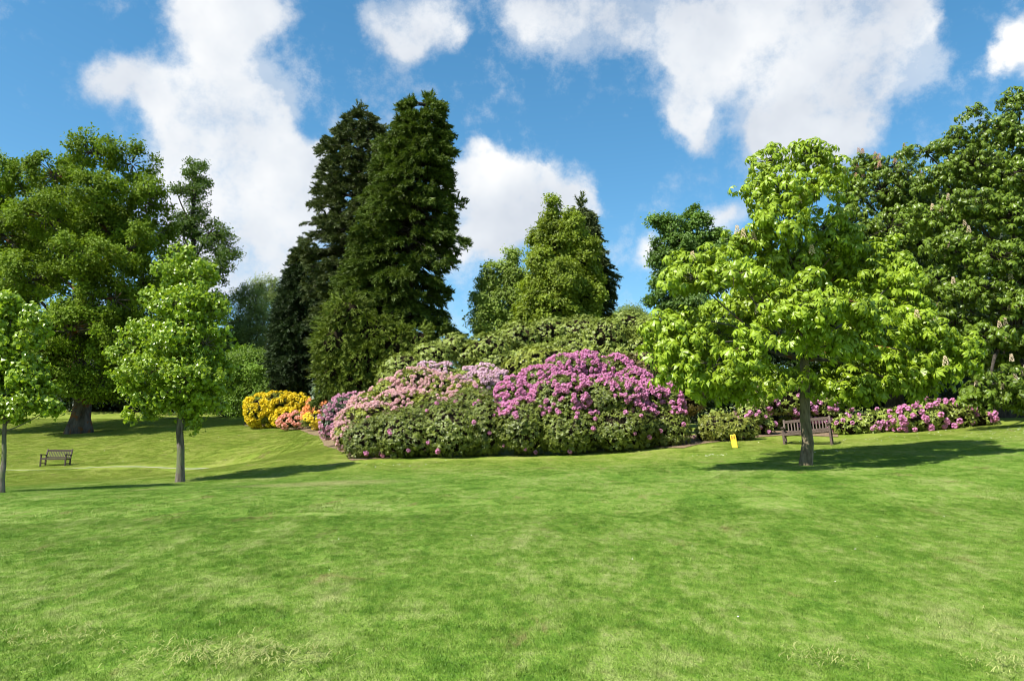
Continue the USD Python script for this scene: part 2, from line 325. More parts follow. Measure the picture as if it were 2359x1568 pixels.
for pts, w in (([(565,983,60),(640,984,57),(700,988,53),(740,1001,44),(775,1022,36),(800,1045,31),(822,1064,28)], 3.2), ([(1560,1036,27.6),(1600,1022,28.6),(1680,1012,29.5),(1750,1001,30.6),(1800,995,31.2),(1930,1003,30.4)], 2.6)):
    obj('soil_bed', ribbon([on_ground(*p) for p in pts], -.18, w, .02, 60), M_soil, smooth=True, kind='structure', label='bare soil edge of the shrub bed')


# ------------------------------------------------------------------ builders
def ellip(lobes, Y0):
    """(u, v, ru, rv[, dY[, depth radius factor]]) in the picture's measure at a distance -> centres and radii in metres."""
    C, R = [], []
    for lo in lobes:
        u, v, ru, rv = lo[:4]; Y = Y0 + (lo[4] if len(lo) > 4 else 0); k = lo[5] if len(lo) > 5 else 1.
        C.append(P(u, v, Y)); R.append([ru / F * Y, k * (ru + rv) / 2 / F * Y, rv / F * Y])
    return np.array(C), np.array(R)


def dirs(n, rng):
    d = rng.normal(size=(n, 3)); return unit(d)


def shell(C, R, density, rng, thick=.25, uneven=.3, freq=1.1, cull=-.45, keep_inside=.78):
    """Points spread over the joint surface of the lobes, with outward directions."""
    Ps, Ns = [], []
    for k in range(len(C)):
        r = R[k]; area = 4 * np.pi * (((r[0] * r[1]) ** 1.6 + (r[0] * r[2]) ** 1.6 + (r[1] * r[2]) ** 1.6) / 3) ** (1 / 1.6)
        n_ = int(area * density); d = dirs(n_, rng)
        f_ = 1 - thick * rng.uniform(0, 1, n_) ** 1.5 + uneven * (meshkit.fbm((C[k] + d * r) * freq, 2, 11) - .5)
        p = C[k] + d * r * f_[:, None]; nn = unit(d / r)
        ok = np.ones(n_, bool)
        for q in range(len(C)):
            if q != k: ok &= (((p - C[q]) / (R[q] * keep_inside)) ** 2).sum(1) > 1
        ok &= (nn * unit(np.array([0, 0, EYE]) - p)).sum(1) > cull
        Ps.append(p[ok]); Ns.append(nn[ok])
    return np.vstack(Ps), np.vstack(Ns)


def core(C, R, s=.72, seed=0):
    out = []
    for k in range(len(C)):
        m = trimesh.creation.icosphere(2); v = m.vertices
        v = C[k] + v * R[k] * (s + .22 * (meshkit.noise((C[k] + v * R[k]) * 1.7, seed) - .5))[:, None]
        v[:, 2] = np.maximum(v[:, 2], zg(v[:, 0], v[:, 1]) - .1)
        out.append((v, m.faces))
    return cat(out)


def rosette(nl, Ln, W, tilt, rng, droop=.2):
    """A whorl of leaves round a shoot."""
    return cat([turn(leaf(Ln * rng.uniform(.8, 1.15), W, droop=droop), rx=tilt + rng.normal(0, .2), rz=k * 2 * np.pi / nl + rng.normal(0, .25)) for k in range(nl)])


def truss(nf, r, rng, pts=5):
    """A domed head of open florets."""
    out = []
    for k in range(nf):
        ph = k * 2.39996; ct = 1 - (k + .5) / nf * 1.15; st = math.sqrt(max(0, 1 - ct * ct)); d = np.array([st * math.cos(ph), st * math.sin(ph), ct])
        c = d * r * .62; fr = r * .52 * rng.uniform(.85, 1.15)
        X, Y_, Z = frames(d[None], np.array([rng.uniform(0, 6)])); a = np.arange(pts) * 2 * np.pi / pts
        ring = c + fr * (np.cos(a)[:, None] * X + np.sin(a)[:, None] * Y_) + Z * fr * .45
        out.append((np.vstack([c, ring]), np.array([[0, 1 + i, 1 + (i + 1) % pts] for i in range(pts)])))
    return cat(out)


def nearest(Pn, Nn, k):
    """The copies that show largest: near the eye and on the side that faces it."""
    d = np.array([0, 0, EYE]) - Pn; r = np.linalg.norm(d, axis=1); face = (Nn * d).sum(1) / r
    return np.argsort(r * (1 + 1.2 * (face < .1)))[:k]


def parts_and_rest(t, one, many, protos, Pn, Nn, S, m, rng, k=300):
    """The k largest as parts of their own, the rest as one part."""
    n_ = len(Pn); S = np.broadcast_to(S, (n_,)); spin = rng.uniform(0, 2 * np.pi, n_); pick = rng.integers(0, len(protos), n_)
    w = nearest(Pn, Nn, k); rest = np.setdiff1d(np.arange(n_), w)
    for i in w:
        i = slice(i, i + 1)
        obj(one, scatter(protos, Pn[i], Nn[i], S[i], rng, spin[i], pick[i]), m, t)
    if len(rest): obj(many, scatter(protos, Pn[rest], Nn[rest], S[rest], rng, spin[rest], pick[rest]), m, t, kind='stuff')


def shrub(name, label, category, Y, lobes, leaves, m_leaf, density=26, scale=1., flower=None, m_flower=None, fdens=0, fscale=1., fwhere=None, seed=1, group=None, uneven=.35, part='flower_head', parts=300, thick=.28, up=.5, corescale=.74, leaf_where=None):
    rng = np.random.default_rng(seed); C, R = ellip(lobes, Y); t = thing(name, label, category, group)
    obj('inner_shade_core', core(C, R, corescale, seed), M_core, t, smooth=True)
    p, nn = shell(C, R, density, rng, thick, uneven)
    ok = p[:, 2] > zg(p[:, 0], p[:, 1]) + .04
    p, nn = p[ok], nn[ok]
    if leaf_where is not None:
        ok = leaf_where(p, rng); p, nn = p[ok], nn[ok]
    ax = unit(nn + np.array([0, 0, up]) + rng.normal(0, .3, p.shape))
    obj('foliage', scatter(leaves, p, ax, scale * rng.uniform(.75, 1.25, len(p)), rng), m_leaf, t, kind='stuff')
    if flower:
        p, nn = shell(C, R, fdens, rng, .06, uneven)
        ok = p[:, 2] > zg(p[:, 0], p[:, 1]) + .12
        ok &= meshkit.fbm(p * 1.6, 2, seed + 3) > .36 + .1 * rng.random(len(p))
        if fwhere is not None: ok &= fwhere(p, rng)
        p, nn = p[ok], nn[ok]; p = p + nn * .05 * scale
        ax = unit(nn + np.array([0, 0, .35]) + rng.normal(0, .25, p.shape))
        parts_and_rest(t, part, part + 's', flower, p, ax, fscale * rng.uniform(.75, 1.2, len(p)), m_flower, rng, parts)
    return t


def crown(C, R, nclump, rng, inner=.5):
    """Clump centres inside the lobes, most of them near the outside; the lobe each belongs to."""
    vol = (R.prod(1)) ** (2 / 3); num = np.maximum(3, (nclump * vol / vol.sum()).astype(int)); cs, ls = [], []
    for k in range(len(C)):
        d = dirs(num[k], rng); cs.append(C[k] + d * R[k] * (rng.uniform(inner ** 2, 1, num[k]) ** .5)[:, None]); ls += [k] * num[k]
    return np.vstack(cs), np.array(ls)


def limbs(t, trunk_pts, trunk_r, C, R, clumps, own, m_bark, rng, m_limb=None, sides=8, limb_r=.4, twig=.012, from_h=.35, maxlimbs=40, twigs=True, flare=1.5):
    tp = np.asarray(trunk_pts, float); n_ = 14; s = np.linspace(0, 1, n_)
    q = np.stack([np.interp(s, np.linspace(0, 1, len(tp)), tp[:, k]) for k in range(3)], 1)
    q[1:-1, :2] += rng.normal(0, .22 * trunk_r, (n_ - 2, 2))
    rad = trunk_r * (1 - .72 * s) * (1 + rng.normal(0, .035, n_)) * (1 + (flare - 1) * np.exp(-s * 22)); q0 = q.copy(); q0[0, 2] -= .25
    obj('trunk', tube(q0, rad, 14), m_bark, t, smooth=True)
    m_bark = m_limb or m_bark
    zs = q[:, 2]; out = []
    order = np.argsort(-R.prod(1))[:maxlimbs]
    for k in order:
        hz = np.clip(C[k][2] - .45 * np.linalg.norm(C[k][:2] - q[-1, :2]) - .1 * (zs[-1] - zs[0]), zs[0] + from_h * (zs[-1] - zs[0]), zs[-1])
        a = np.array([np.interp(hz, zs, q[:, 0]), np.interp(hz, zs, q[:, 1]), hz]); rr = np.interp(hz, zs, rad) * limb_r * rng.uniform(.7, 1.1)
        low = C[k][2] - a[2] < .3 * np.linalg.norm(C[k][:2] - a[:2])
        c = curve(a, C[k], np.array([0, 0, (.22 if low else -.1) * np.linalg.norm(C[k] - a)]) + rng.normal(0, .05 * np.linalg.norm(C[k] - a), 3), 8)
        obj('branch', tube(c, np.linspace(rr, max(twig * 1.6, rr * .25), 8), 6), m_bark, t, smooth=True)
    if twigs:
        for i in range(len(clumps)):
            a = C[own[i]] + (clumps[i] - C[own[i]]) * .1
            out.append(tube(curve(a, clumps[i], rng.normal(0, .12 * np.linalg.norm(clumps[i] - a), 3), 4), np.linspace(twig * 1.5, twig * .5, 4), 4, False))
        obj('twigs', cat(out), m_bark, t, kind='stuff')


def broadleaf(name, label, base, top, trunk_r, lobes, Y, sprigs, m_leaf, m_bark, nclump, per, spread, scale=1., seed=1, up=.7, flat=.6, parts=0, group=None, category='tree', limb_r=.4, maxlimbs=18, inner=.45, twig=.012, cull=None, flare=1.5, from_h=.35, twigs=True, out=1., m_limb=None):
    rng = np.random.default_rng(seed); t = thing(name, label, category, group); C, R = ellip(lobes, Y)
    cl, own = crown(C, R, nclump, rng, inner)
    cl = cl[cl[:, 2] > zg(cl[:, 0], cl[:, 1]) + .3] if True else cl
    own = np.argmin((((cl[:, None] - C[None]) / R[None]) ** 2).sum(-1), 1)
    limbs(t, [base, (np.asarray(base) + np.asarray(top)) / 2 + rng.normal(0, trunk_r * .4, 3) * [1, 1, 0], top], trunk_r, C, R, cl, own, m_bark, rng, limb_r=limb_r, maxlimbs=maxlimbs, twig=twig, flare=flare, from_h=from_h, twigs=twigs, m_limb=m_limb)
    off = dirs(len(cl) * per, rng) * (rng.uniform(.15, 1, len(cl) * per) ** .6)[:, None] * spread * [1, 1, flat]
    p = np.repeat(cl, per, 0) + off * np.repeat(rng.uniform(.7, 1.3, len(cl)), per)[:, None]
    ow = np.repeat(own, per)
    ax = unit(out * unit(p - C[ow]) + .6 * unit(off) + np.array([0, 0, up]) + rng.normal(0, .27, p.shape))
    if cull is not None:
        ok = (unit(p - C.mean(0)) * unit(np.array([0, 0, EYE]) - p)).sum(1) > cull; p, ax = p[ok], ax[ok]
    s = scale * rng.uniform(.7, 1.2, len(p))
    if parts: parts_and_rest(t, 'leaf', 'foliage', sprigs, p, ax, s, m_leaf, rng, parts)
    else: obj('foliage', scatter(sprigs, p, ax, s, rng), m_leaf, t, kind='stuff')
    return t, C, R, cl


def conifer(name, label, Y, base, apex, outline, nb, sprays, m_leaf, m_bark, seed=1, droop=.25, per=14, scale=1., trunk_r=.4, bare=.3, rise=.1, dead=0, group=None, jitter=.2, plume_droop=.5, spacing=0., sparse=0.):
    """outline: (v, left u, right u) rows of the silhouette."""
    rng = np.random.default_rng(seed); t = thing(name, label, 'tree', group)
    b, a = on_ground(*base, Y), P(*apex, Y); o = np.array(outline, float)
    zz = np.array([P(1179, v, Y)[2] for v in o[:, 0]]); order = np.argsort(zz); zz = zz[order]
    lx = np.array([P(u, v, Y)[0] for v, u, _ in o])[order]; rx = np.array([P(u, v, Y)[0] for v, _, u in o])[order]
    s = np.linspace(0, 1, 16)[:, None]; q = b * (1 - s) + a * s; q[0, 2] -= .3
    obj('trunk', tube(q, trunk_r * (1 - .93 * s[:, 0]) * (1 + .5 * np.exp(-20 * s[:, 0])), 12), m_bark, t, smooth=True)
    h = np.sort(rng.uniform(0, 1, nb) ** .9) * (a[2] - .3 - zz[0]) + zz[0]
    if spacing: h = np.clip(np.round(h / spacing) * spacing + rng.normal(0, .12 * spacing, nb), zz[0], a[2] - .3)
    Ps, As, tubes, k = [], [], [], 0
    for i, z in enumerate(h):
        az = i * 2.39996 + rng.normal(0, .4); f_ = (z - b[2]) / (a[2] - b[2]); c = b + (a - b) * f_
        l_, r_ = c[0] - np.interp(z, zz, lx), np.interp(z, zz, rx) - c[0]
        wx = r_ if math.cos(az) > 0 else l_; wy = (l_ + r_) / 2
        ln = 1 / math.sqrt((math.cos(az) / max(wx, .15)) ** 2 + (math.sin(az) / max(wy, .15)) ** 2) * (1 + rng.normal(0, jitter) - .13)
        ln *= .78 + .5 * float(meshkit.noise(np.array([math.cos(az) * 1.6, math.sin(az) * 1.6, z * .85]), seed))
        ln = max(ln, .25); d = np.array([math.cos(az), math.sin(az), 0])
        e = c + d * ln + [0, 0, -droop * ln + rng.normal(0, .1)]
        cv = curve(c, e, [0, 0, rise * ln + .1 * ln], 7)
        if ln > .8:
            tb = tube(cv, np.linspace(.035 + .012 * ln, .008, 7), 5, False)
            if k < 60 and ln > 1.2: obj('branch', tb, m_bark, t); k += 1
            else: tubes.append(tb)
        m_ = max(4, int(per * ln / 2.5)); nc = max(1, int(round(ln * 1.1))); ct = 1 - (1 - bare) * (np.arange(nc) + rng.uniform(0, .5, nc)) / nc; cl_ = rng.integers(0, nc, m_)
        if wx == r_ and f_ < .75 and rng.random() < sparse: continue
        tt = np.clip(ct[cl_] + rng.normal(0, .10 / max(ln, .6), m_), .1, 1.02)
        pp = np.stack([np.interp(tt, np.linspace(0, 1, 7), cv[:, j]) for j in range(3)], 1)
        side = np.cross(d, [0, 0, 1.]); off = rng.normal(0, 1, nc)[cl_] * .11 * ln + rng.normal(0, .16, m_)
        pp += side * off[:, None] + rng.normal(0, .07, pp.shape)
        Ps.append(pp); As.append(unit(d * .9 + side * np.sign(off)[:, None] * .5 + rng.normal(0, .3, pp.shape) + [0, 0, -plume_droop]))
    Ps, As = np.vstack(Ps), np.vstack(As)
    top = a + rng.normal(0, .12, (12, 3)) * [1, 1, 2] - [0, 0, .2]; Ps = np.vstack([Ps, top]); As = np.vstack([As, unit(rng.normal(0, .4, (12, 3)) + [0, 0, 1])])
    if tubes: obj('small_branches', cat(tubes), m_bark, t, kind='stuff')
    obj('foliage', scatter(sprays, Ps, As, scale * rng.uniform(.7, 1.25, len(Ps)), rng), m_leaf, t, kind='stuff')
    return t


def spray(nn, Ln, W, rng, fan=1.1):
    """A plume of needles: local z is the axis along which it grows."""
    out = []
    for k in range(nn):
        f_ = k / nn; a = rng.normal(0, fan * .5); b = rng.normal(0, fan * .35); l_ = Ln * (.5 - .28 * f_) * rng.uniform(.8, 1.2)
        d = unit(np.array([math.sin(a), math.sin(b), .75])); q = unit(np.cross(d, rng.normal(size=3))) * W * .5
        o = np.array([0, 0, f_ * Ln * .75]); out.append((np.array([o + q, o + d * l_, o - q]), np.array([[0, 1, 2]])))
    return cat(out)


g0 = np.random.default_rng(77)
# ------------------------------------------------------------------ the two old oaks at the left
M_oak = foliage('oak_leaf', [(0.15, (0.1006, 0.1611, 0.0119)), (0.5, (0.2139, 0.29, 0.019)), (0.85, (0.3396, 0.3865, 0.0285))], .25, .6, .14, .35)
M_oak2 = foliage('oak_leaf_far', [(0.15, (0.0631, 0.1122, 0.019)), (0.5, (0.126, 0.1898, 0.027)), (0.85, (0.198, 0.2558, 0.0378))], .25, .6, .14, .35)


def sprig(nl, Ln, W, rng, r=.16, two=True):
    return cat([turn((leaf2 if two else leaf)(Ln * rng.uniform(.7, 1.2), W * rng.uniform(.8, 1.2)), rx=rng.normal(.15, .45), ry=rng.normal(0, .3), rz=rng.uniform(0, 6.3), t=rng.normal(0, r, 3) * [1, 1, .6]) for k in range(nl)])


oak_sprig = [sprig(7, .24, .16, g0, .2) for k in range(4)]
OAK = [(215,352,62,52,0),(305,378,52,50,1),(125,405,80,52,-1),(30,405,70,52,0),(-60,450,90,80,2),(335,465,58,60,0),(225,450,85,60,-3),(105,500,95,62,-3),(0,540,90,70,-1),(-120,600,100,110,0),(365,540,36,52,1),(295,575,80,60,-3),(185,600,100,66,-5),
       (60,650,110,70,-4),(-40,720,110,90,0),(265,690,90,70,-4),(330,650,55,66,1),(160,760,115,70,-5),(275,800,90,60,-3),(60,820,100,66,-4),(340,780,70,70,1),(-60,850,90,70,0),(140,865,70,40,-3.5),(225,880,70,36,-3),(180,885,50,26,-4),(300,880,60,40,-1),(90,880,60,40,-2),(250,530,80,60,-1),(300,510,56,50,1),(180,480,80,60,0),(200,560,120,110,5),(60,560,130,120,5),(250,760,120,110,5),(60,780,130,110,5)]
broadleaf('oak_tree', 'huge old oak with thick scarred trunk and broad crown at the left edge', on_ground(182, 997, 62), P(190, 560, 62), .72, OAK, 62, oak_sprig, M_oak, M_bark_oak, 1150, 27, .66, 1.06, seed=3, flat=.8, up=.5, limb_r=.42, maxlimbs=24, twig=.035, flare=1.7, from_h=.22)
OAK2 = [(450,395,36,24),(450,430,38,34),(440,490,30,36),(420,540,48,40),(480,540,40,44),(520,575,36,28),(430,600,60,40),(490,620,50,30),(400,650,60,50),(470,690,60,50),(410,450,16,20),(440,760,90,70)]
broadleaf('oak_tree', 'slimmer oak with a narrow upper tip rising behind the bright young lime tree', on_ground(440, 965, 76), P(450, 420, 76), .5, OAK2, 76, oak_sprig, M_oak2, M_bark_dark, 260, 20, .8, 1.0, seed=4, limb_r=.45, twig=.035)

# ------------------------------------------------------------------ young lime trees on the lawn
M_lime = foliage('lime_leaf', [(0.1, (0.1504, 0.2288, 0.0165)), (0.5, (0.2792, 0.381, 0.0275)), (0.9, (0.4297, 0.4912, 0.055))], .33, .36, .5, .8, .85, 1.2)
lime_leaf = [turn(leaf(.15, .135, .2, d, .42), rx=-.5) for d in (.25, .45, .6)]
LIME = [(425,585,22,28),(402,632,45,38),(460,632,45,42),(360,690,36,32),(425,700,70,46,-.5),(488,715,36,50),(318,752,42,30),(395,780,75,46,-.7),(470,795,62,56,-.3),(290,820,40,28),(345,850,80,40,-.6),(440,870,80,50,-.7),(500,860,36,56),(298,885,46,32),(375,920,70,32,-.3),(460,930,62,36),(420,800,90,80,.8),(420,900,80,50,.6),(300,955,9,11),(340,960,22,14),(450,975,22,18)]
broadleaf('lime_tree', 'young lime tree with bright glossy leaves and slim bare trunk near the left bench', on_ground(415, 1108, 24), P(422, 620, 24), .125, LIME, 24, lime_leaf, M_lime, M_bark_grey, 620, 24, .30, 1.0, seed=6, up=.55, flat=.8, parts=300, twig=.008, maxlimbs=18, limb_r=.3, group='young lime trees on the lawn', flare=1.35)
LIME2 = [(28,688,36,22),(-20,740,60,50),(72,730,32,26),(25,780,66,36),(100,752,24,8),(50,835,62,26),(60,870,50,30),(-30,850,70,60),(85,905,46,30),(35,935,70,32),(-60,930,60,50),(115,940,24,24),(20,720,40,40,.3),(30,880,60,60,.6)]
broadleaf('lime_tree', 'young lime tree cut by the left edge of the view, thin leaning trunk', on_ground(6, 1133, 20), P(24, 740, 20), .065, LIME2, 20, lime_leaf, M_lime, M_bark_grey, 430, 20, .26, 1.0, seed=7, up=.55, flat=.8, parts=300, twig=.007, maxlimbs=14, limb_r=.4, group='young lime trees on the lawn')

# ------------------------------------------------------------------ trees behind, left of the conifers
M_birch = foliage('grey_leaf', [(0.1, (0.1327, 0.1826, 0.051)), (0.5, (0.2211, 0.2738, 0.0766)), (0.9, (0.3244, 0.3651, 0.1021))], .3, .5, .3, .5)
M_yg = foliage('yellow_green_leaf', [(0.1, (0.1183, 0.201, 0.0237)), (0.5, (0.2247, 0.3312, 0.0426)), (0.9, (0.3549, 0.4495, 0.071))], .3, .5, .3, .5)
M_dark = foliage('shaded_leaf', [(.1, (.010, .022, .006)), (.5, (.020, .038, .009)), (.9, (.034, .055, .014))], .15, .5, .3, .5)  # near-black leaves: shade under the canopy put into the colour
small = [sprig(9, .20, .11, g0, .2) for k in range(3)]
broadleaf('birch_tree', 'greyish green feathery birch between the young lime and the dark conifers', on_ground(575, 950, 80), P(575, 680, 80), .3, [(565,685,30,28),(585,700,40,40),(550,740,40,50),(600,760,40,50),(570,800,60,60),(620,820,36,60),(540,830,50,60),(590,890,60,50)], 80, small, M_birch, M_bark_grey, 330, 14, 1.0, 1., seed=8, twig=.03)
broadleaf('birch_tree', 'thin open tree with forked dark stem showing sky behind the birch', on_ground(612, 950, 88), P(612, 680, 88), .28, [(600,662,26,18),(632,660,24,20),(620,690,34,18),(645,700,18,22),(585,680,14,14)], 88, small, M_birch, M_bark_dark, 60, 14, .9, 1., seed=9, twig=.04, limb_r=.6)
broadleaf('ash_tree', 'yellow green leafy tree low beside the left conifers', on_ground(570, 962, 61), P(575, 840, 61), .2, [(560,830,40,34),(600,850,40,40),(545,880,40,36),(590,900,50,36),(625,900,30,50),(540,925,26,26)], 61, small, M_yg, M_bark_dark, 240, 16, .62, .9, seed=10, twig=.03)

# woodland under and behind the oaks, canopy shade painted into its leaf colour
rng = np.random.default_rng(12)
WD = [(u, 905 + 14 * math.sin(u), 75, 75, rng.uniform(-2, 4), .5) for u in range(-420, 640, 62)] + [(u, 840 + 14 * math.sin(u * 2), 80, 60, rng.uniform(4, 10), .5) for u in range(-420, 600, 80)] + [(u, 765 + 20 * math.sin(u * 3), 80, 50, rng.uniform(8, 14), .5) for u in range(-420, 330, 90)]
C, R = ellip(WD, 88); p, nn = shell(C, R, 2.6, rng, .3, .5, .5, -.2)
p = p[p[:, 2] > zg(p[:, 0], p[:, 1])+.1]
wood_sprig = [sprig(8, .5, .28, g0, .5) for k in range(3)]
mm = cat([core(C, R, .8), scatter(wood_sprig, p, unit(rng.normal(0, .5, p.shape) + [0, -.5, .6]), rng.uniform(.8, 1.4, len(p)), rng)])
say(obj('shaded_woodland', mm, M_dark), kind='stuff', label='woodland undergrowth behind the oaks, shade painted into the leaf colour', category='undergrowth')
for i, (u, v, Y, r, lab) in enumerate(((305, 968, 80, .16, 'thin dark trunk standing in the shade right of the great oak'), (345, 966, 84, .12, 'thinnest dark trunk in the shade, between the oak and the young lime'), (118, 968, 82, .15, 'dark trunk in the shade just left of the great oak'), (525, 955, 82, .14, 'dark trunk in the shade beside the far pink shrub'))):
    b = on_ground(u, v, Y); t = thing('woodland_tree', lab, 'tree')
    obj('trunk', tube([b - [0, 0, .3], b + [.1, 0, 3], b + [-.1, .1, 7]], [r * 1.3, r, r * .6], 8), M_bark_dark, t, smooth=True)
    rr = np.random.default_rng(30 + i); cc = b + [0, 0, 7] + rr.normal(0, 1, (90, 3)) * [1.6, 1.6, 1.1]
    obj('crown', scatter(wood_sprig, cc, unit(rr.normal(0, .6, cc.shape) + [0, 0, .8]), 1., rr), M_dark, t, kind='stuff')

# ------------------------------------------------------------------ conifers
M_con = foliage('conifer_needles', [(0.1, (0.0579, 0.0913, 0.0104)), (0.5, (0.1012, 0.1442, 0.0169)), (0.9, (0.1518, 0.1914, 0.0287))], .12, .6, .2, .4, .7, 1.25)
M_con_dull = foliage('conifer_needles_dull', [(0.1, (0.0506, 0.0709, 0.0203)), (0.5, (0.0878, 0.1114, 0.0304)), (0.9, (0.135, 0.1553, 0.0473))], .12, .6, .2, .4)
M_spr = foliage('spruce_needles', [(0.1, (0.0213, 0.0394, 0.0122)), (0.5, (0.0394, 0.0637, 0.0167)), (0.9, (0.0637, 0.0911, 0.0243))], .1, .6, .2, .5)
M_yew = foliage('yew_needles', [(0.1, (0.0896, 0.1255, 0.0144)), (0.5, (0.1525, 0.1973, 0.0251)), (0.9, (0.2243, 0.2602, 0.0431))], .12, .6, .2, .4)
sprays = [spray(26, .85, .085, g0, 1.25) for k in range(4)]
conifer('tall_conifer', 'left of the two tallest conifers, duller green, behind its taller neighbour', 56, (850, 935), (828, 252),
        [(255,816,842),(290,782,872),(340,748,900),(420,722,910),(500,712,915),(560,700,920),(640,704,925),(700,715,930),(800,725,930),(880,735,920)], 480, sprays, M_con_dull, M_bark_dark, 21, .12, 20, .9, .55, .35, .12, jitter=.1, plume_droop=.2, spacing=.9)
t = conifer('tall_conifer', 'tallest conifer, dense bright green sunlit left side and ragged dark right edge', 50, (905, 935), (985, 226),
        [(226,966,998),(238,935,1008),(250,915,1012),(300,892,1022),(340,872,1030),(380,862,1034),(430,840,1044),(470,830,1052),(520,812,1040),(560,800,1046),(600,785,1038),(650,770,1012),(700,755,1016),(740,760,1058),(770,750,1045),(800,760,1000),(860,740,960),(900,740,930)], 700, sprays, M_con, M_bark_dark, 22, .22, 24, .95, .6, .35, .10, jitter=.1, plume_droop=.4, spacing=1.0, sparse=.5)
# one bough that juts out of the right edge
b0 = P(1035, 468, 50); b1 = P(1070, 472, 50); rr = np.random.default_rng(5)
obj('branch', tube(curve(P(975, 480, 50), b1, [0, 0, .15], 7), np.linspace(.06, .012, 7), 6), M_bark_dark, t, smooth=True)
pp = b0 + (b1 - b0) * rr.uniform(-.6, 1, (34, 1)) + rr.normal(0, .16, (34, 3)); obj('bough_foliage', scatter(sprays, pp, unit(rr.normal(0, .5, pp.shape) + [.5, 0, .1]), .75, rr), M_con, t, kind='stuff')
conifer('dark_spruce', 'dark blackish spruce pressed against the left side of the tall conifers', 60, (690, 945), (700, 560),
        [(575,692,712),(620,668,735),(680,650,750),(740,640,762),(800,632,770),(860,628,775),(920,635,770),(940,640,765)], 420, sprays, M_spr, M_bark_dark, 23, .3, 18, 1., .4, .3, .1, jitter=.12)
conifer('dark_spruce', 'small dark spruce tip left of the tall conifers above the yellow azaleas', 66, (650, 945), (665, 640),
        [(650,660,672),(720,642,700),(800,628,720),(900,622,730),(940,625,730)], 220, sprays, M_spr, M_bark_dark, 24, .3, 16, 1., .3, .3, .1, jitter=.12)
YEW = [(800,725,45,40),(860,770,48,45),(780,790,50,50),(840,830,60,45),(770,860,40,36),(910,800,50,45),(900,850,60,40),(820,880,60,30),(960,790,40,36),(870,900,50,28)]
weep = [spray(22, .75, .075, g0, .9) for k in range(3)]
def yews(name, label, lobes, Y, seed, m):
    rng = np.random.default_rng(seed); C, R = ellip(lobes, Y); t = thing(name, label, 'tree')
    b = on_ground(np.mean([x[0] for x in lobes]), 930, Y)
    obj('trunk', tube([b - [0, 0, .2], b + [0, 0, 1], C.mean(0)], [.25, .2, .08], 8), M_bark_dark, t, smooth=True)
    obj('inner_shade_core', core(C, R, .7, seed), M_core, t, smooth=True)
    p, nn = shell(C, R, 20, rng, .3, .5, .9, -.4)
    obj('foliage', scatter(weep, p, unit(nn * .8 + rng.normal(0, .3, p.shape) + [0, 0, -.5]), rng.uniform(.7, 1.2, len(p)), rng), m, t, kind='stuff')
yews('drooping_yew', 'drooping olive green yew at the foot of the tall conifers', YEW, 44, 25, M_yew)

# ------------------------------------------------------------------ the group right of the gap
M_horn = foliage('hornbeam_leaf', [(0.1, (0.1352, 0.1895, 0.014)), (0.5, (0.2457, 0.3055, 0.0225)), (0.9, (0.3685, 0.4001, 0.0365))], .3, .5, .3, .45)
M_horn2 = foliage('poplar_leaf', [(0.1, (0.1555, 0.226, 0.0377)), (0.5, (0.2685, 0.3391, 0.0566)), (0.9, (0.3956, 0.452, 0.0846))], .35, .5, .3, .45)
mid = [sprig(8, .19, .12, g0, .16) for k in range(4)]
broadleaf('hornbeam_tree', 'tall upright leafy green tree with pointed top right of the sky gap', on_ground(1290, 850, 48), P(1272, 520, 48), .32, [(1272,478,14,28),(1268,520,26,34),(1250,560,36,40),(1300,560,42,50),(1340,600,40,60),(1250,610,40,40,-.6),(1295,640,60,50,-1),(1240,670,36,44,-.5),(1350,680,50,60),(1280,710,60,46,-1),(1225,730,44,40),(1330,750,60,40,-.5),(1320,520,28,40),(1290,650,80,90,1.5)], 48, mid, M_horn, M_bark_dark, 640, 18, .46, 1., seed=26, up=.9, twig=.02)
broadleaf('poplar_tree', 'lighter looser tree leaning on the left of the upright green tree', on_ground(1160, 850, 50), P(1180, 600, 50), .22, [(1182,588,12,26),(1165,630,26,28),(1130,640,20,36),(1190,650,24,40),(1115,690,22,44),(1150,700,30,44),(1195,715,36,50),(1110,745,26,36),(1150,765,40,30),(1200,770,40,30)], 50, mid, M_horn2, M_bark_grey, 330, 12, .55, .95, seed=27, up=1., twig=.018)
conifer('drooping_conifer', 'dark drooping conifer behind the right side of the upright green tree', 52, (1370, 850), (1338, 466),
        [(470,1326,1346),(500,1310,1364),(540,1305,1378),(580,1305,1390),(620,1300,1406),(660,1300,1412),(700,1300,1400),(760,1300,1390)], 330, sprays, M_con_dull, M_bark_dark, 28, .4, 18, .9, .3, .25, .1, jitter=.12, plume_droop=.9, spacing=.6)
M_maple = foliage('maple_leaf', [(0.1, (0.0727, 0.1391, 0.0215)), (0.5, (0.1405, 0.2242, 0.0323)), (0.9, (0.218, 0.314, 0.0467))], .3, .5, .3, .5)
broadleaf('maple_tree', 'dark green maple with open top behind the bright chestnut on its left', on_ground(1590, 880, 46), P(1590, 560, 46), .22, [(1598,488,14,14),(1510,508,20,10),(1545,520,36,26),(1610,520,36,30),(1580,560,50,30),(1515,560,14,10),(1640,560,40,44),(1500,602,20,8),(1530,590,30,20),(1560,610,46,36),(1620,640,60,50),(1530,640,36,26),(1550,690,50,34),(1500,690,24,10),(1600,720,70,46)], 46, mid, M_maple, M_bark_dark, 300, 17, .40, 1., seed=29, up=1., twig=.02, limb_r=.5)
broadleaf('far_tree', 'pale hazy small treetop between the drooping conifer and the maple', on_ground(1440, 850, 80), P(1445, 740, 80), .2, [(1430,730,22,20),(1455,725,22,22),(1475,740,20,20),(1445,760,40,24)], 80, small, M_birch, M_bark_grey, 90, 12, .8, 1., seed=31, twig=.03)

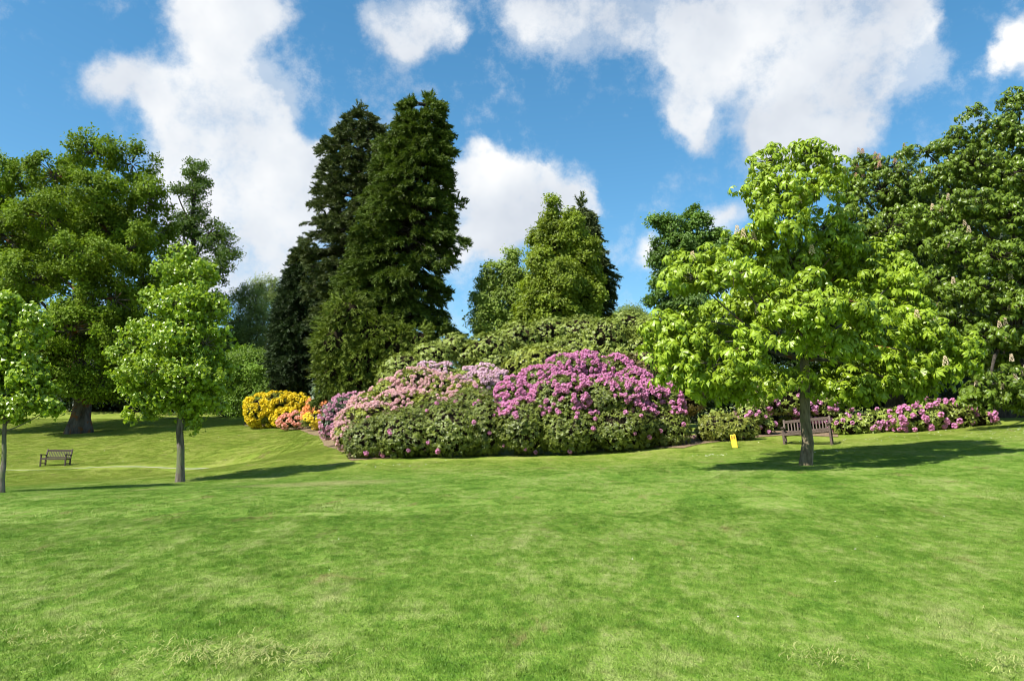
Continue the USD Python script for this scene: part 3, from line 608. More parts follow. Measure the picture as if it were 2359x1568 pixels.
# ------------------------------------------------------------------ rhododendron bank
M_rh = foliage('rhododendron_leaf', [(0.08, (0.1229, 0.1597, 0.0241)), (0.45, (0.2457, 0.2948, 0.0441)), (0.9, (0.4368, 0.4546, 0.1001))], .12, .42, .34, 1.0, .8, 1.2)
M_rhd = foliage('rhododendron_leaf_deep', [(0.08, (0.0709, 0.0949, 0.014)), (0.45, (0.1603, 0.1899, 0.0218)), (0.9, (0.3122, 0.304, 0.0596))], .12, .40, .38, 1.0, .78, 1.2)
M_rhy = foliage('rhododendron_leaf_yellow', [(0.08, (0.1366, 0.164, 0.0182)), (0.45, (0.2642, 0.2914, 0.0329)), (0.9, (0.4189, 0.4189, 0.0729))], .2, .4, .4, 1.0)
M_rhr = foliage('rhododendron_leaf_russet', [(0.08, (0.088, 0.077, 0.0198)), (0.45, (0.165, 0.1155, 0.033)), (0.75, (0.231, 0.121, 0.0495)), (0.95, (0.143, 0.165, 0.044))], .15, .4, .4, 1.0)
M_gold = foliage('golden_leaf', [(0.08, (0.1087, 0.1359, 0.0181)), (0.45, (0.2717, 0.2808, 0.0399)), (0.75, (0.3984, 0.3622, 0.0634)), (0.95, (0.4347, 0.2535, 0.0725))], .2, .35, .45, 1.4)
M_blue = foliage('grey_green_leaf', [(.1, (.055, .085, .040)), (.5, (.10, .145, .070)), (.9, (.16, .21, .11))], .2, .4, .4, 1.)
ros = [rosette(7, .15, .056, -.1, g0) for k in range(3)] + [rosette(6, .15, .056, .35, g0) for k in range(2)]
shrub('green_rhododendron', 'light green leafy shrub bank below the sky gap, left of the pointed green trees', 'shrub', 38, [(935,850,60,40,1),(1000,820,50,36,1),(1045,800,46,34,2),(900,880,40,30),(1090,820,60,36,2)], ros, M_rh, 40, 1.0, seed=40)
shrub('green_rhododendron', 'widest pale green shrub bank directly under the pointed green trees', 'shrub', 39, [(1130,805,60,40),(1200,780,60,40,1),(1270,770,60,40,1),(1340,770,70,46,1),(1150,840,70,40),(1240,830,80,40),(1330,820,80,50)], ros, M_rh, 40, 1.0, seed=41)
shrub('green_rhododendron', 'pale green shrub bank beside the left edge of the bright chestnut', 'shrub', 37, [(1400,780,60,50),(1450,760,60,46,1),(1500,770,50,50),(1400,830,70,50),(1470,820,60,50),(1540,810,60,60,2)], ros, M_rh, 40, 1.0, seed=42)
shrub('yellow_green_rhododendron', 'yellowish green shrub just above the left shoulder of the magenta rhododendron', 'shrub', 34.5, [(1240,835,60,36),(1190,850,36,26),(1290,830,46,32),(1220,870,50,30)], ros, M_rhy, 30, 1.15, seed=43)
shrub('russet_rhododendron', 'reddish brown tinted shrub between the magenta rhododendron and the chestnut leaves', 'shrub', 33, [(1440,850,46,36),(1490,850,46,50),(1540,890,40,50),(1590,910,40,44),(1410,840,30,24)], ros, M_rhr, 28, 1.1, seed=44)
shrub('grey_green_shrub', 'small rounded grey green shrub behind the orange azalea', 'shrub', 50, [(745,888,26,26),(735,905,20,20),(765,900,24,24)], ros, M_blue, 20, 1.5, seed=45)


def petals(name, stops, rough=.5):
    return foliage(name, stops, .3, rough, .2, 2.0, .9, 1.12, 1.1)


M_mag = petals('magenta_petals', [(.1, (.48, .17, .34)), (.5, (.59, .28, .47)), (.9, (.68, .45, .60))])
M_mau = petals('mauve_petals', [(0.1, (0.44, 0.2, 0.31)), (0.5, (0.56, 0.32, 0.43)), (0.9, (0.66, 0.48, 0.55))])
M_sal = petals('salmon_petals', [(0.1, (0.58, 0.33, 0.37)), (0.5, (0.66, 0.45, 0.47)), (0.9, (0.74, 0.6, 0.57))])
M_pale = petals('pale_pink_petals', [(.1, (.54, .34, .45)), (.5, (.62, .46, .55)), (.9, (.70, .60, .64))])
M_pink = petals('pink_petals', [(.1, (.46, .18, .34)), (.5, (.58, .32, .47)), (.9, (.68, .50, .60))])
M_yel = petals('yellow_petals', [(0.1, (0.58, 0.42, 0.016)), (0.5, (0.72, 0.59, 0.03)), (0.9, (0.8, 0.71, 0.09))])
M_org = petals('orange_petals', [(.1, (.76, .32, .13)), (.5, (.80, .43, .21)), (.9, (.84, .56, .34))])
M_lem = petals('lemon_petals', [(.1, (.76, .58, .05)), (.5, (.82, .68, .10)), (.9, (.86, .78, .26))])
M_cor = petals('coral_petals', [(0.1, (0.72, 0.3, 0.26)), (0.5, (0.8, 0.45, 0.36)), (0.9, (0.84, 0.64, 0.52))])
trs = [truss(9, .105, g0) for k in range(4)]
azf = [truss(7, .12, g0, 4) for k in range(3)]

MAG = [(1190,915,46,46,.4),(1245,890,56,50,.6),(1300,860,50,44,1.2),(1350,850,60,40,1.6),(1410,860,55,42,1.6),(1455,890,50,44,1.2),(1300,925,90,60,0),(1400,925,90,60,0),(1490,925,50,50,.6),(1535,940,42,56,.8),(1210,985,70,66,-.2),(1320,990,90,62,-.4),(1430,985,90,62,-.3),(1530,990,60,56,.3)]
zlo = P(1300, 955, 27)[2]
shrub('magenta_rhododendron', 'big domed rhododendron covered in magenta pink flowers, in the middle of the bed', 'shrub', 28.6, MAG, ros, M_rhd, 98, .74, trs, M_mag, 44, .84,
      lambda p, r: r.random(len(p)) < np.clip((p[:, 2] - zlo) / .5 + .1, .028, .92), seed=50)
shrub('green_rhododendron', 'dark green front mound with few pink flowers, left of the magenta dome', 'shrub', 28.6, [(850,1010,60,50,.3),(940,1000,80,60,0),(1040,990,80,66,0),(1120,985,60,70,.2),(900,985,70,40,.8),(1000,960,80,40,.8),(1090,940,66,46,.9),(830,1036,36,26,.2)], ros, M_rhd, 98, .74, trs, M_mag, 1.0, .8, None, seed=51)
shrub('salmon_rhododendron', 'sloping rhododendron with salmon pink flowers above the dark green mound', 'shrub', 32.5, [(900,910,50,40,1),(960,890,60,40,1),(860,940,60,40,.5),(930,935,70,40,0),(1020,905,60,44,.6),(820,975,46,40,-.6),(800,1005,34,30,-1.5),(1070,920,50,40,0),(1000,940,60,40,-.6),(870,970,60,40,-1)], ros, M_rhy, 50, .88, trs, M_sal, 52, .74, lambda p, r: r.random(len(p)) < .72, seed=52)
shrub('pale_pink_rhododendron', 'ridge of palest pink rhododendron flowers at the top left of the bed', 'shrub', 35, [(985,856,30,20),(1030,862,40,24),(1080,872,40,24,-.5),(1120,866,40,26,-.5),(1150,880,30,26,-1),(1100,890,50,30,-1)], ros, M_rh, 40, 1., trs, M_pale, 34, 1.0, lambda p, r: r.random(len(p)) < .75, seed=53)
shrub('mauve_rhododendron', 'low mauve flowered rhododendron at the left end of the bed beside the azaleas', 'shrub', 38, [(765,965,28,40),(790,945,34,34,1),(755,985,18,22),(790,990,26,26,-1),(820,935,34,30,1)], ros, M_blue, 44, .95, trs, M_mau, 26, .95, lambda p, r: r.random(len(p)) < .6, seed=54)

az = [rosette(6, .10, .04, .3, g0) for k in range(3)]
M_azl = foliage('azalea_leaf', [(0.1, (0.091, 0.1105, 0.013)), (0.5, (0.169, 0.182, 0.0208)), (0.9, (0.26, 0.247, 0.039))], .2, .5, .3, 1.)
shrub('yellow_azalea', 'large golden yellow azalea at the left end of the flower bed', 'shrub', 57, [(600,945,34,34),(640,935,40,32),(690,935,36,26,.5),(615,965,40,18),(660,960,34,20,-.6)], az, M_azl, 18, 2.0, azf, M_yel, 22, 1.5, lambda p, r: r.random(len(p)) < .85, seed=56, up=.3)
shrub('orange_azalea', 'bright orange azalea right behind the lemon azalea', 'shrub', 52, [(735,940,26,22),(755,945,20,24),(718,955,18,16)], az, M_azl, 16, 1.8, azf, M_org, 26, 1.4, None, seed=57, up=.3)
shrub('lemon_azalea', 'small pale yellow azalea in front of the orange azalea', 'shrub', 50.5, [(722,968,20,16),(738,972,14,12),(705,974,12,10)], az, M_azl, 20, 1.6, azf, M_lem, 28, 1.3, None, seed=58, up=.3)
shrub('coral_azalea', 'low coral pink azalea in front of the golden yellow azalea', 'shrub', 53.5, [(660,970,18,13),(685,966,20,15),(675,976,22,8)], az, M_azl, 22, 1.6, azf, M_cor, 18, 1.3, None, seed=59, up=.3)
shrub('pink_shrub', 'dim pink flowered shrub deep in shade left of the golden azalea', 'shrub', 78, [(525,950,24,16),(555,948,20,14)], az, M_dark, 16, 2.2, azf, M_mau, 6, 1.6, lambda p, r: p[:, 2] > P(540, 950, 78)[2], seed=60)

# right-hand shrubs
shrub('golden_shrub', 'low rounded golden green shrub beside the yellow marker post', 'shrub', 29.6, [(1650,985,46,36),(1690,985,44,32),(1725,990,26,22),(1625,1000,26,20)], ros, M_gold, 60, .85, seed=61)
shrub('rhododendron', 'bushy green rhododendron with few pink blooms between the golden shrub and the bench', 'shrub', 31.5, [(1730,950,36,40),(1755,975,28,28),(1715,975,30,26,.4)], ros, M_rh, 44, 1.05, trs, M_pink, 4, 1., None, seed=62)
shrub('rhododendron', 'tall loose pale pink rhododendron behind the chestnut trunk and the right bench', 'shrub', 33, [(1760,910,36,30),(1800,920,50,40),(1850,920,46,44),(1890,935,40,36),(1920,950,36,36),(1790,890,30,24),(1800,975,50,28,1),(1860,978,50,28,1),(1905,980,40,26,.6)], ros, M_rh, 26, 1.1, trs, M_pink, 7, 1.1, None, seed=63, thick=.5)
shrub('rhododendron', 'low pink and white rhododendron just right of the right bench', 'shrub', 31, [(1950,980,36,26),(1995,975,36,30),(2040,970,34,30),(2015,990,40,16)], ros, M_rh, 40, 1.05, trs, M_pink, 9, 1.0, None, seed=64)
shrub('rhododendron', 'low bright pink rhododendron at the far right end of the bed', 'shrub', 30, [(2090,965,40,34),(2145,958,44,40),(2200,960,44,36),(2250,962,30,26),(2275,968,24,20)], ros, M_rh, 34, 1.05, trs, M_mag, 11, 1.05, None, seed=65)

# ------------------------------------------------------------------ horse chestnuts
def palmate(rng, n=7, Ln=.25, W=.092, pet=.16, sag=.55):
    """A compound leaf: stalk and five to seven leaflets that hang from its end."""
    e = np.array([0, pet, .03]); out = [(np.array([[-.004, 0, 0], [.004, 0, 0], e]), np.array([[0, 1, 2]]))]
    for k in range(n):
        a = (k - (n - 1) / 2) * (2.5 / max(n - 1, 1) * 1.7) + rng.normal(0, .07); l_ = Ln * (1 - .34 * abs(k - (n - 1) / 2) / ((n - 1) / 2)) * rng.uniform(.9, 1.1)
        m = leaf(l_, W * l_ / Ln, .14, .22, .62); out.append(turn(m, rx=-sag + rng.normal(0, .15), rz=a, t=e))
    return cat(out)


M_ch = foliage('chestnut_leaf', [(0.1, (0.1551, 0.2323, 0.0114)), (0.5, (0.2737, 0.3641, 0.0182)), (0.9, (0.4015, 0.4803, 0.0342))], .24, .42, .4, .9, .85, 1.18, 1.4)
M_chd = foliage('chestnut_leaf_old', [(0.1, (0.0766, 0.1255, 0.0085)), (0.5, (0.1391, 0.1947, 0.0137)), (0.9, (0.2158, 0.2574, 0.0239))], .2, .42, .35, .5, .8, 1.2, 1.4)
pal = [palmate(g0, 7, .25, .088, .17, s) for s in (.3, .5, .7, .9)] + [palmate(g0, 5, .25, .088, .17, .65), palmate(g0, 6, .25, .08, .17, 1.05)]
CH = [(1865,360,62,30),(1910,385,40,30),(1780,370,44,30),(1750,430,38,50,-.3),(1810,430,60,50,-.8),(1880,440,60,50,-.5),(1800,520,70,50,-1),(1900,520,44,56,.3),(1750,560,50,40,-.5),
      (1700,560,40,26,-.5),(1650,590,50,28,-.5),(1575,605,36,24,-.5),(1600,640,64,30,-1),(1690,630,64,36,-1.5),(1740,640,50,40,-.6),(1820,600,60,50,-.2),(1550,650,28,18,-.8),
      (1525,738,36,28,-.8),(1575,745,56,32,-1),(1530,800,44,36,-1),(1600,800,60,40,-1.2),(1660,770,56,36,.6),(1560,850,46,30,-1),(1640,840,56,34,-1.6),(1600,875,44,22,-1.3),(1710,815,56,40,-2.2),(1750,770,40,28,-2.4),(1680,865,44,26,-1.7),
      (1862,645,34,26,-2.3),(1885,700,60,36,-2.6),(1810,715,50,28,-2.4),(1840,760,60,34,-2.3),(1950,690,56,34,-2.2),(2000,710,50,36,-1.6),(1980,770,60,40,-1.4),(1920,800,56,36,-1.6),(2070,640,44,40,0),(2060,580,40,36,.5),(2090,700,36,30,-.2),
      (2090,745,44,30,-.6),(2150,775,48,30,-.6),(2200,815,38,26,-.6),(2120,820,56,34,-.3),(2050,830,60,36,.2),(2180,850,36,20,-.5),(1960,850,60,30,.4),(1870,850,56,26,.8),(2050,880,40,18,.5),(1770,870,44,22,.6),(1740,885,56,24,-.8),(1800,872,56,26,-.6),(1905,885,60,26,0),(1985,890,60,28,.3),(2075,890,60,26,.2),(2140,862,50,24,0),(1690,905,44,18,-1),(1640,895,40,20,-.8),(2210,790,40,30,-.4),(2010,640,50,40,.4),(1940,560,46,40,.4),(1960,910,40,18,.6),
      (1850,620,90,60,1.6),(1950,600,70,70,1.6),(1750,700,80,60,1.6),(1900,740,100,60,2),(1680,730,80,50,1.5),(2020,760,80,60,1.8)]
t, C, R, cl = broadleaf('chestnut_tree', 'young horse chestnut with big bright drooping leaves on the lawn in front of the bench', on_ground(1852, 1071, 21), P(1842, 430, 21), .155, CH, 21, pal, M_ch, M_bark_chest, 1250, 6, .30, 1.08, seed=70, up=1.25, out=.7, flat=.6, parts=300, twig=.009, maxlimbs=34, limb_r=.27, inner=.6, flare=1.25, from_h=.36, m_limb=M_bark_oak)  # limbs take a darker bark that stands in for shade within the crown


def candles(t, pts, m, rng, s=1.):
    for p in pts:
        z = np.linspace(0, .2, 7); a = rng.uniform(0, 6)
        out = []
        for k in range(30):
            h = k / 30; r_ = .055 * (1 - .75 * h); q = np.array([math.cos(k * 2.4 + a) * r_, math.sin(k * 2.4 + a) * r_, h * .22])
            d = unit(np.array([q[0], q[1], .02])); X, Y_, Z = frames(d[None], np.array([rng.uniform(0, 6)]))
            out.append((np.vstack([q, q + .022 * (X[0] + Z[0]), q + .022 * (Y_[0] + Z[0]), q - .022 * (X[0] - Z[0]), q - .022 * (Y_[0] - Z[0])]), np.array([[0, 1, 2], [0, 2, 3], [0, 3, 4], [0, 4, 1]])))
        v, f_ = cat(out); obj('flower_spike', (v * s + p, f_), m, t)


M_cand = petals('chestnut_flowers', [(0.1, (0.651, 0.483, 0.384)), (0.5, (0.777, 0.713, 0.552)), (0.9, (0.861, 0.851, 0.72))])
rng = np.random.default_rng(71)
candles(t, [P(u, v, 20.0) for u, v in ((1698,540),(1712,548),(1735,555),(1595,600),(1745,722),(2112,735),(2178,842),(1870,585),(1840,470))], M_cand, rng, 1.1)

CB = [(2345, 235, 46, 29.6), (2245, 260, 26, 16.3, -0.5), (2300, 300, 60, 37.0, -0.5), (2210, 320, 50, 25.2), (2370, 330, 70, 44.4, -1), (2130, 350, 50, 20.7), (2250, 375, 70, 34.0, -1), (2330, 400, 70, 37.0, -1.5), (2170, 410, 66, 32.6, -0.5), (2420, 420, 80, 59.2), (2240, 460, 76, 32.6, -1.8), (2330, 500, 76, 35.5, -2), (2150, 500, 70, 34.0, -1), (2400, 530, 70, 44.4, -1), (2200, 560, 70, 32.6, -1.8), (2290, 590, 80, 34.0, -2.4), (2370, 620, 70, 37.0, -2), (2170, 640, 70, 34.0, -1), (2250, 670, 76, 29.6, -2.2), (2340, 700, 76, 34.0, -2.6), (2430, 700, 80, 59.2), (2200, 740, 70, 32.6, -1), (2290, 770, 76, 29.6, -2.2), (2380, 790, 70, 37.0, -2), (2220, 830, 60, 26.6, 0), (2320, 840, 60, 22.2, -1), (2280, 885, 56, 25.2, -4.2), (2335, 870, 44, 29.6, -4.4), (2250, 920, 36, 16.3, -4.2), (2320, 925, 50, 19.2, -4.2), (2380, 900, 56, 32.6, -4.2), (2500, 380, 110, 81.4, 1), (2520, 600, 110, 88.8, 1), (2500, 800, 100, 66.6, 1)]
t, C, R, cl = broadleaf('chestnut_tree', 'great old horse chestnut filling the right edge, dotted with cream flower candles', on_ground(2330, 965, 33.5), P(2345, 400, 33), .5, CB, 32, pal, M_chd, M_bark_dark, 1500, 7, .42, 1.12, seed=72, up=1.25, out=.7, flat=.5, parts=300, twig=.015, maxlimbs=30, limb_r=.4, inner=.7, from_h=.25)
w = nearest(cl, unit(cl - C.mean(0)), 420)[np.random.default_rng(3).permutation(420)[:42]]
candles(t, cl[w] + [0, -.15, .22], M_cand, rng, 1.2)
CA = [(1990,385,50,36,1),(2060,385,50,36),(1950,430,44,44,1),(2030,440,70,50),(2100,450,50,50),(1960,520,56,56),(2050,530,76,56,-1),(2120,560,60,56),(1960,620,66,56),(2050,640,80,60,-1),(2140,670,60,60),(1970,720,76,60),(2070,750,80,60,-.6),(2160,790,60,60),(1980,820,80,50),(2090,850,80,46),(1900,640,70,80,1)]
t, C, R, cl = broadleaf('chestnut_tree', 'older horse chestnut behind the bright young one, pinkish flower candles along its top', on_ground(2060, 960, 39), P(2050, 450, 38), .4, CA, 37, pal, M_chd, M_bark_dark, 1000, 7, .44, 1.18, seed=73, up=1.25, out=.7, flat=.5, twig=.015, maxlimbs=17, limb_r=.4, inner=.6, parts=200)
M_candp = petals('chestnut_flowers_pink', [(.1, (.45, .26, .20)), (.5, (.58, .42, .32)), (.9, (.68, .56, .44))])
w = np.argsort(-cl[:, 2])[:110]
candles(t, cl[w[::3]] + [0, -.1, .2], M_candp, rng, 1.3)

rng = np.random.default_rng(74)
WR = [(u, 900 + 10 * math.sin(u), 80, 60, rng.uniform(0, 3), .5) for u in range(1560, 2900, 90)] + [(u, 800 + 14 * math.sin(u), 90, 70, rng.uniform(3, 6), .5) for u in range(1640, 2900, 100)] + [(u, 690 + 14 * math.sin(u), 90, 70, rng.uniform(5, 7), .5) for u in range(1800, 2900, 110)] + [(u, 580, 90, 70, 7, .5) for u in range(2000, 2900, 110)] + [(u, 480, 80, 60, 7, .5) for u in range(2090, 2900, 110)] + [(u, 390, 80, 60, 7, .5) for u in range(2260, 2900, 110)]  # upper rows added as dark backing, standing in for shade inside the crowns
C, R = ellip(WR, 41); p, nn = shell(C, R, 9, rng, .3, .5, .8, -.2)
p = p[p[:, 2] > zg(p[:, 0], p[:, 1]) + .1]
dk = [sprig(8, .26, .14, g0, .26) for k in range(3)]
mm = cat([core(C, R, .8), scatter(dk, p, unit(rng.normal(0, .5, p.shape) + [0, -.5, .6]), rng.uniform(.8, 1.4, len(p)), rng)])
say(obj('shaded_thicket', mm, M_dark), kind='stuff', label='thicket behind the chestnuts and the right bench, shade painted into its leaves', category='thicket')

# ------------------------------------------------------------------ benches
M_b1 = wood('bench_teak_dark', (.030, .022, .018), (.075, .055, .045))
M_b2 = wood('bench_teak_brown', (.050, .034, .026), (.118, .086, .070))
M_brass = mat('brass_look', {'p': ('principled_bsdf', {'base_color': (.75, .60, .32), 'metallic': .6, 'roughness': .35})}, surface='p.BSDF')


def bench(label, pos, yaw, roll, W, m, plaque=False, slats=13):
    t = thing('park_bench', label, 'bench', 'wooden park benches on the lawn')
    R = trimesh.transformations.euler_matrix(0, roll, yaw)[:3, :3]
    put = lambda n_, mm, mt=m: obj(n_, (np.asarray(mm[0]) @ R.T + pos, mm[1]), mt, t)
    h = W / 2; D = .56
    def slab(p, q, wx, wy):     # a squared bar from p to q
        p, q = np.array(p, float), np.array(q, float); v, f_ = box((-wx / 2, -wy / 2, 0), (wx / 2, wy / 2, np.linalg.norm(q - p)), .005)
        z = unit(q - p); x = unit(np.cross([0, 1., 0], z)) if abs(z[1]) < .95 else np.array([1., 0, 0]); y = np.cross(z, x)
        return v @ np.stack([x, y, z]) + p, f_
    for s in (-1, 1):
        x = s * (h - .035)
        put('leg', box((x - .034, -.034, -.25), (x + .034, .034, .60)))
        put('back_post', cat([box((x - .034, D - .09, -.25), (x + .034, D - .015, .46)), slab((x, D - .055, .44), (x, D + .10, .93), .068, .07)]))
        put('armrest', slab((x, -.075, .625), (x, D + .0, .60), .085, .045))
        put('end_rail', box((x - .022, .03, .335), (x + .022, D - .085, .41)))
        put('stretcher', box((x - .02, .03, .11), (x + .02, D - .085, .16)))
    put('seat_rail', box((-h + .07, -.03, .335), (h - .07, .015, .415)))
    put('back_rail', box((-h + .07, D - .08, .335), (h - .07, D - .04, .41)))
    for k in range(5):
        y = -.035 + k * .107; put('seat_slat', box((-h + .0705, y, .416), (h - .0705, y + .085, .438)))
    put('top_rail', box((-h + .07, D + .052, .80), (h - .07, D + .096, .905)))
    put('lower_rail', box((-h + .07, D - .055, .462), (h - .07, D - .018, .51)))
    for k in range(slats):
        x = -h + .07 + (W - .14) * (k + 1) / (slats + 1); put('back_slat', slab((x, D - .036, .505), (x, D + .072, .805), .042, .018))
    if plaque: put('plaque', box((.02, D + .045, .825), (.13, D + .0515, .88), .002), M_brass)


bench('dark weathered wooden bench on the far lawn behind the pale path, at the left', on_ground(121, 1073, 44) + [0, 0, .02], math.radians(2), 0, 1.42, M_b1)
bp = on_ground(1860, 1026, 27.6)
bench('brown wooden bench with small plaque half hidden by the chestnut trunk', bp + [0, 0, .06], math.radians(-27), math.radians(-4.5), 1.62, M_b2, True)

# ------------------------------------------------------------------ hydrant marker post
M_ylw = mat('yellow_concrete', {'g': ('geometry', {}), 'n': ('noise_texture', {'scale': 30., 'detail': 4.}), 'r': ('rgb_ramp', {'ramp': [(.35, (.60, .40, .015)), (.65, (.74, .54, .035))]}), 'p': ('principled_bsdf', {'roughness': .6})}, [('g.position', 'n.vector'), ('n.fac', 'r.fac'), ('r.color', 'p.base_color')], surface='p.BSDF')
M_ylp = mat('yellow_plate', {'p': ('principled_bsdf', {'base_color': (.66, .40, .01), 'roughness': .4})}, surface='p.BSDF')
M_blk = mat('dark_letter', {'p': ('principled_bsdf', {'base_color': (.10, .055, .012), 'roughness': .5})}, surface='p.BSDF')
t = thing('marker_post', 'short leaning yellow concrete hydrant marker post with a dark letter H', 'post')
pos = on_ground(1693, 1031, 27); R = trimesh.transformations.euler_matrix(-.03, -.15, math.radians(-22))[:3, :3]
put = lambda n_, mm, mt: obj(n_, (np.asarray(mm[0]) @ R.T + pos, mm[1]), mt, t)
put('post', box((-.095, -.05, -.15), (.095, .05, .45), .014), M_ylw)
put('plate', box((-.070, -.054, .265), (.070, -.0505, .425), .001), M_ylp)
for x in (-.045, .045): put('letter', box((x - .011, -.058, .285), (x + .011, -.0545, .405), .0005), M_blk)
put('letter_bar', box((-.0335, -.058, .334), (.0335, -.0545, .356), .0005), M_blk)
put('frame_line', box((-.060, -.058, .411), (.060, -.0545, .418), .0005), M_blk)

# ------------------------------------------------------------------ grass, daisies, dry clippings
def grass_patch(size, nblades, hmin, hmax, w, rng, lean=.35):
    x, y = rng.uniform(-size / 2, size / 2, (2, nblades)); h = rng.uniform(hmin, hmax, nblades); a = rng.uniform(0, 2 * np.pi, nblades)
    ll = rng.normal(0, lean, nblades) + .25; la = rng.uniform(0, 2 * np.pi, nblades)
    b = np.stack([x, y, np.full(nblades, -.012)], 1); d = np.stack([np.cos(a), np.sin(a), a * 0], 1) * w / 2
    up = np.stack([np.cos(la) * np.sin(ll), np.sin(la) * np.sin(ll), np.cos(ll)], 1)
    mid_ = b + up * h[:, None] * .55; tip = mid_ + (up + np.stack([np.cos(la), np.sin(la), la * 0], 1) * .35) * h[:, None] * .5
    v = np.stack([b - d, b + d, mid_ + d * .8, mid_ - d * .8, tip], 1).reshape(-1, 3)
    f_ = np.array([[0, 1, 2], [0, 2, 3], [3, 2, 4]])[None] + (np.arange(nblades) * 5)[:, None, None]
    return v, f_.reshape(-1, 3)


def grass(name, label, size, y0, y1, protos, seed):
    rng = np.random.default_rng(seed); inst = UsdGeom.PointInstancer.Define(stage, '/World/' + name)
    pr = UsdGeom.Scope.Define(stage, f'/World/{name}/blades')
    tg = []
    for k, m in enumerate(protos):
        usdkit.mesh(stage, f'/World/{name}/blades/blade_patch_{k:03d}', m, M_blade); tg.append(f'/World/{name}/blades/blade_patch_{k:03d}')
    inst.CreatePrototypesRel().SetTargets(tg)
    X, Y_ = np.meshgrid(np.arange(-57, 40, size * .9), np.arange(y0, y1, size * .9)); X, Y_ = X.ravel(), Y_.ravel()
    X = X + rng.uniform(-.1, .1, len(X)) * size; Y_ = Y_ + rng.uniform(-.1, .1, len(X)) * size
    ok = np.abs(X) < .70 * Y_ + 1.6
    X, Y_ = X[ok], Y_[ok]
    bed = ((X > np.interp(Y_, [27.3, 33, 44, 54, 60, 62], [-5.2, -7.0, -10.6, -14.3, -20.3, 60])) & (X < 7) & (Y_ > 27.3)) | ((X >= 7) & (Y_ > 29.5) & (Y_ < 62)) | ((Y_ > 60) & (X > -6))
    bed |= (np.abs(Y_ - 42.2) < size * .55 + .15) & (X < -14) & (Y_ > 36)
    X, Y_ = X[~bed], Y_[~bed]
    Z = zg(X, Y_); n_ = gn(X, Y_); spin = rng.uniform(0, 2 * np.pi, len(X))
    qs = []
    for nn, s in zip(n_, spin):
        r = Gf.Rotation(Gf.Vec3d(0, 0, 1), math.degrees(s)) * Gf.Rotation(Gf.Vec3d(0, 0, 1), Gf.Vec3d(*map(float, nn))); q = r.GetQuat(); im = q.GetImaginary()
        qs.append(Gf.Quath(float(q.GetReal()), float(im[0]), float(im[1]), float(im[2])))
    inst.CreatePositionsAttr(Vt.Vec3fArray.FromNumpy(np.stack([X, Y_, Z], 1).astype(np.float32)))
    inst.CreateOrientationsAttr(Vt.QuathArray(qs)); inst.CreateProtoIndicesAttr(Vt.IntArray.FromNumpy(rng.integers(0, len(protos), len(X)).astype(np.int32)))
    inst.CreateScalesAttr(Vt.Vec3fArray.FromNumpy(np.stack([np.ones(len(X))] * 2 + [rng.uniform(.8, 1.2, len(X))], 1).astype(np.float32)))
    say(inst.GetPrim(), kind='stuff', label=label, category='grass')


rg = np.random.default_rng(90)
grass('grass', 'short mown grass of the near lawn', .6, 3.6, 13.5, [grass_patch(.66, 4600, .014, .037, .0050, rg, .72) for k in range(4)], 91)
grass('far_grass', 'short mown grass of the lawn around the young trees', 1.2, 13.5, 36, [grass_patch(1.3, 4600, .014, .036, .009, rg, .7) for k in range(3)], 92)

grass('distant_grass', 'mown grass of the far bank beyond the left bench', 1.2, 36, 76, [grass_patch(1.35, 2600, .018, .045, .015, rg, .7) for k in range(3)], 93)
rng = np.random.default_rng(95)
def lawn_points(list_):
    out = []
    for u, v, Y, su, sv, n_ in list_:
        c = on_ground(u, v, Y); q = c[:2] + rng.normal(0, 1, (n_, 2)) * [su, sv]; out.append(q)
    q = np.vstack(out); return np.stack([q[:, 0], q[:, 1], zg(q[:, 0], q[:, 1])], 1)


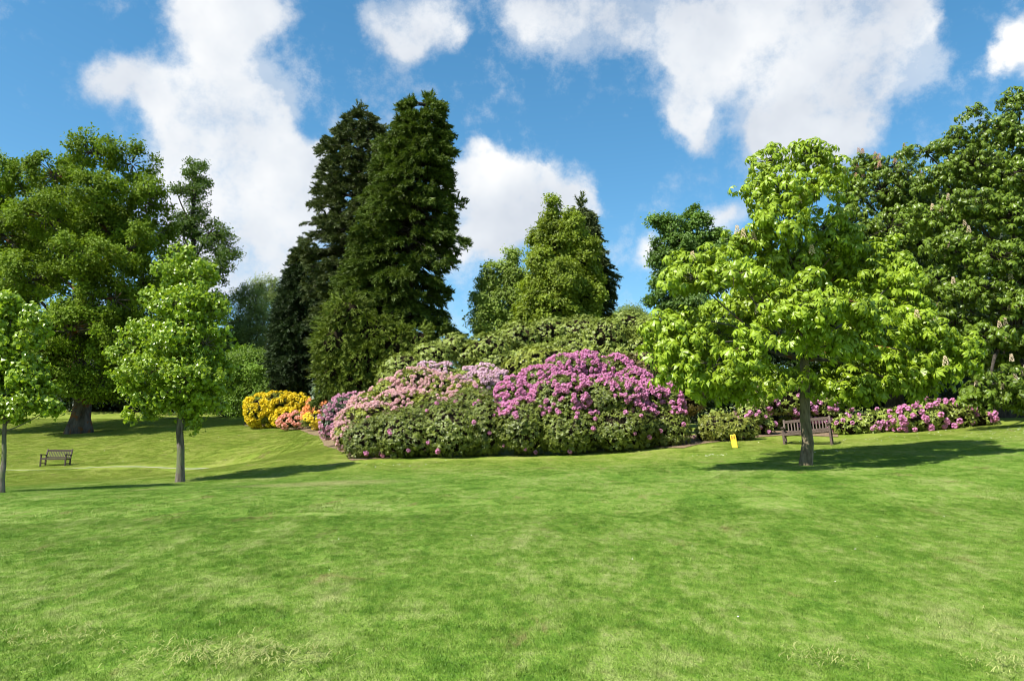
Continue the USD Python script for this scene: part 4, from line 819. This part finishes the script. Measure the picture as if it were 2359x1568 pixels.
dp = lawn_points([(2300,995,26.5,.9,.5,40),(2330,1010,25,1.2,.8,30),(2060,1003,28,1.5,.4,25),(1640,1045,25,.4,.15,22),(1925,1040,24.5,.5,.3,10),(920,1080,26,.6,.4,14),(1179,1250,9,4,2,5),(1700,1250,10,3,2.5,9),(300,1050,46,5,3,10),(480,1010,55,4,3,6)])
a = np.arange(8) * np.pi / 4; disc = (np.vstack([[0, 0, .004], np.stack([np.cos(a) * .0065, np.sin(a) * .0065, a * 0], 1)]), np.array([[0, 1 + i, 1 + (i + 1) % 8] for i in range(8)]))
M_dsy = mat('daisy_white', {'p': ('principled_bsdf', {'base_color': (.8, .8, .76), 'roughness': .6})}, surface='p.BSDF')
say(obj('daisies', scatter([disc], dp + [0, 0, .05], unit(rng.normal(0, .35, dp.shape) + [0, -.3, 1]), rng.uniform(.8, 1.5, len(dp)) * np.clip(dp[:, 1] / 16, 1, 2), rng), M_dsy), kind='stuff', label='small white daisies scattered over the lawn', category='flowers')

M_straw = foliage('dry_grass_look', [(0.1, (0.2, 0.22, 0.07)), (0.5, (0.34, 0.36, 0.14)), (0.9, (0.48, 0.47, 0.25))], .25, .6, .2, 3.)
def straw(label, list_, ln):
    c = lawn_points(list_); n_ = len(c); out = []
    for i in range(n_):
        az = rng.uniform(0, 6.3); l_ = rng.uniform(.5, 1.2) * ln; d = np.array([math.cos(az), math.sin(az), 0]); p0 = c[i] + [0, 0, rng.uniform(.02, .06)]
        cv = curve(p0, p0 + d * l_ + [0, 0, rng.uniform(-.01, .03)], [0, 0, rng.uniform(.01, .05)] + rng.normal(0, .2 * l_, 3) * [1, 1, 0], 5); w = np.cross(d, [0, 0, 1]) * .0028
        v = np.stack([cv - w, cv + w], 1).reshape(-1, 3); q = np.arange(4)[:, None] * 2
        out.append((v, np.vstack([q + [0, 1, 3], q + [0, 3, 2]])))
    say(obj('dry_grass', cat(out), M_straw), kind='stuff', label=label, category='dry grass')


straw('tangle of dry cut grass at the bottom left of the lawn', [(520,1505,5.7,.34,.17,190),(620,1515,5.65,.26,.16,150),(430,1500,5.8,.3,.2,90),(120,1450,6.2,.4,.2,120)], .10)
straw('pale torn grass tuft at the bottom right of the lawn', [(1900,1510,5.7,.15,.11,110),(2330,1520,5.6,.2,.14,100),(2300,1420,6.3,.4,.25,60)], .07)
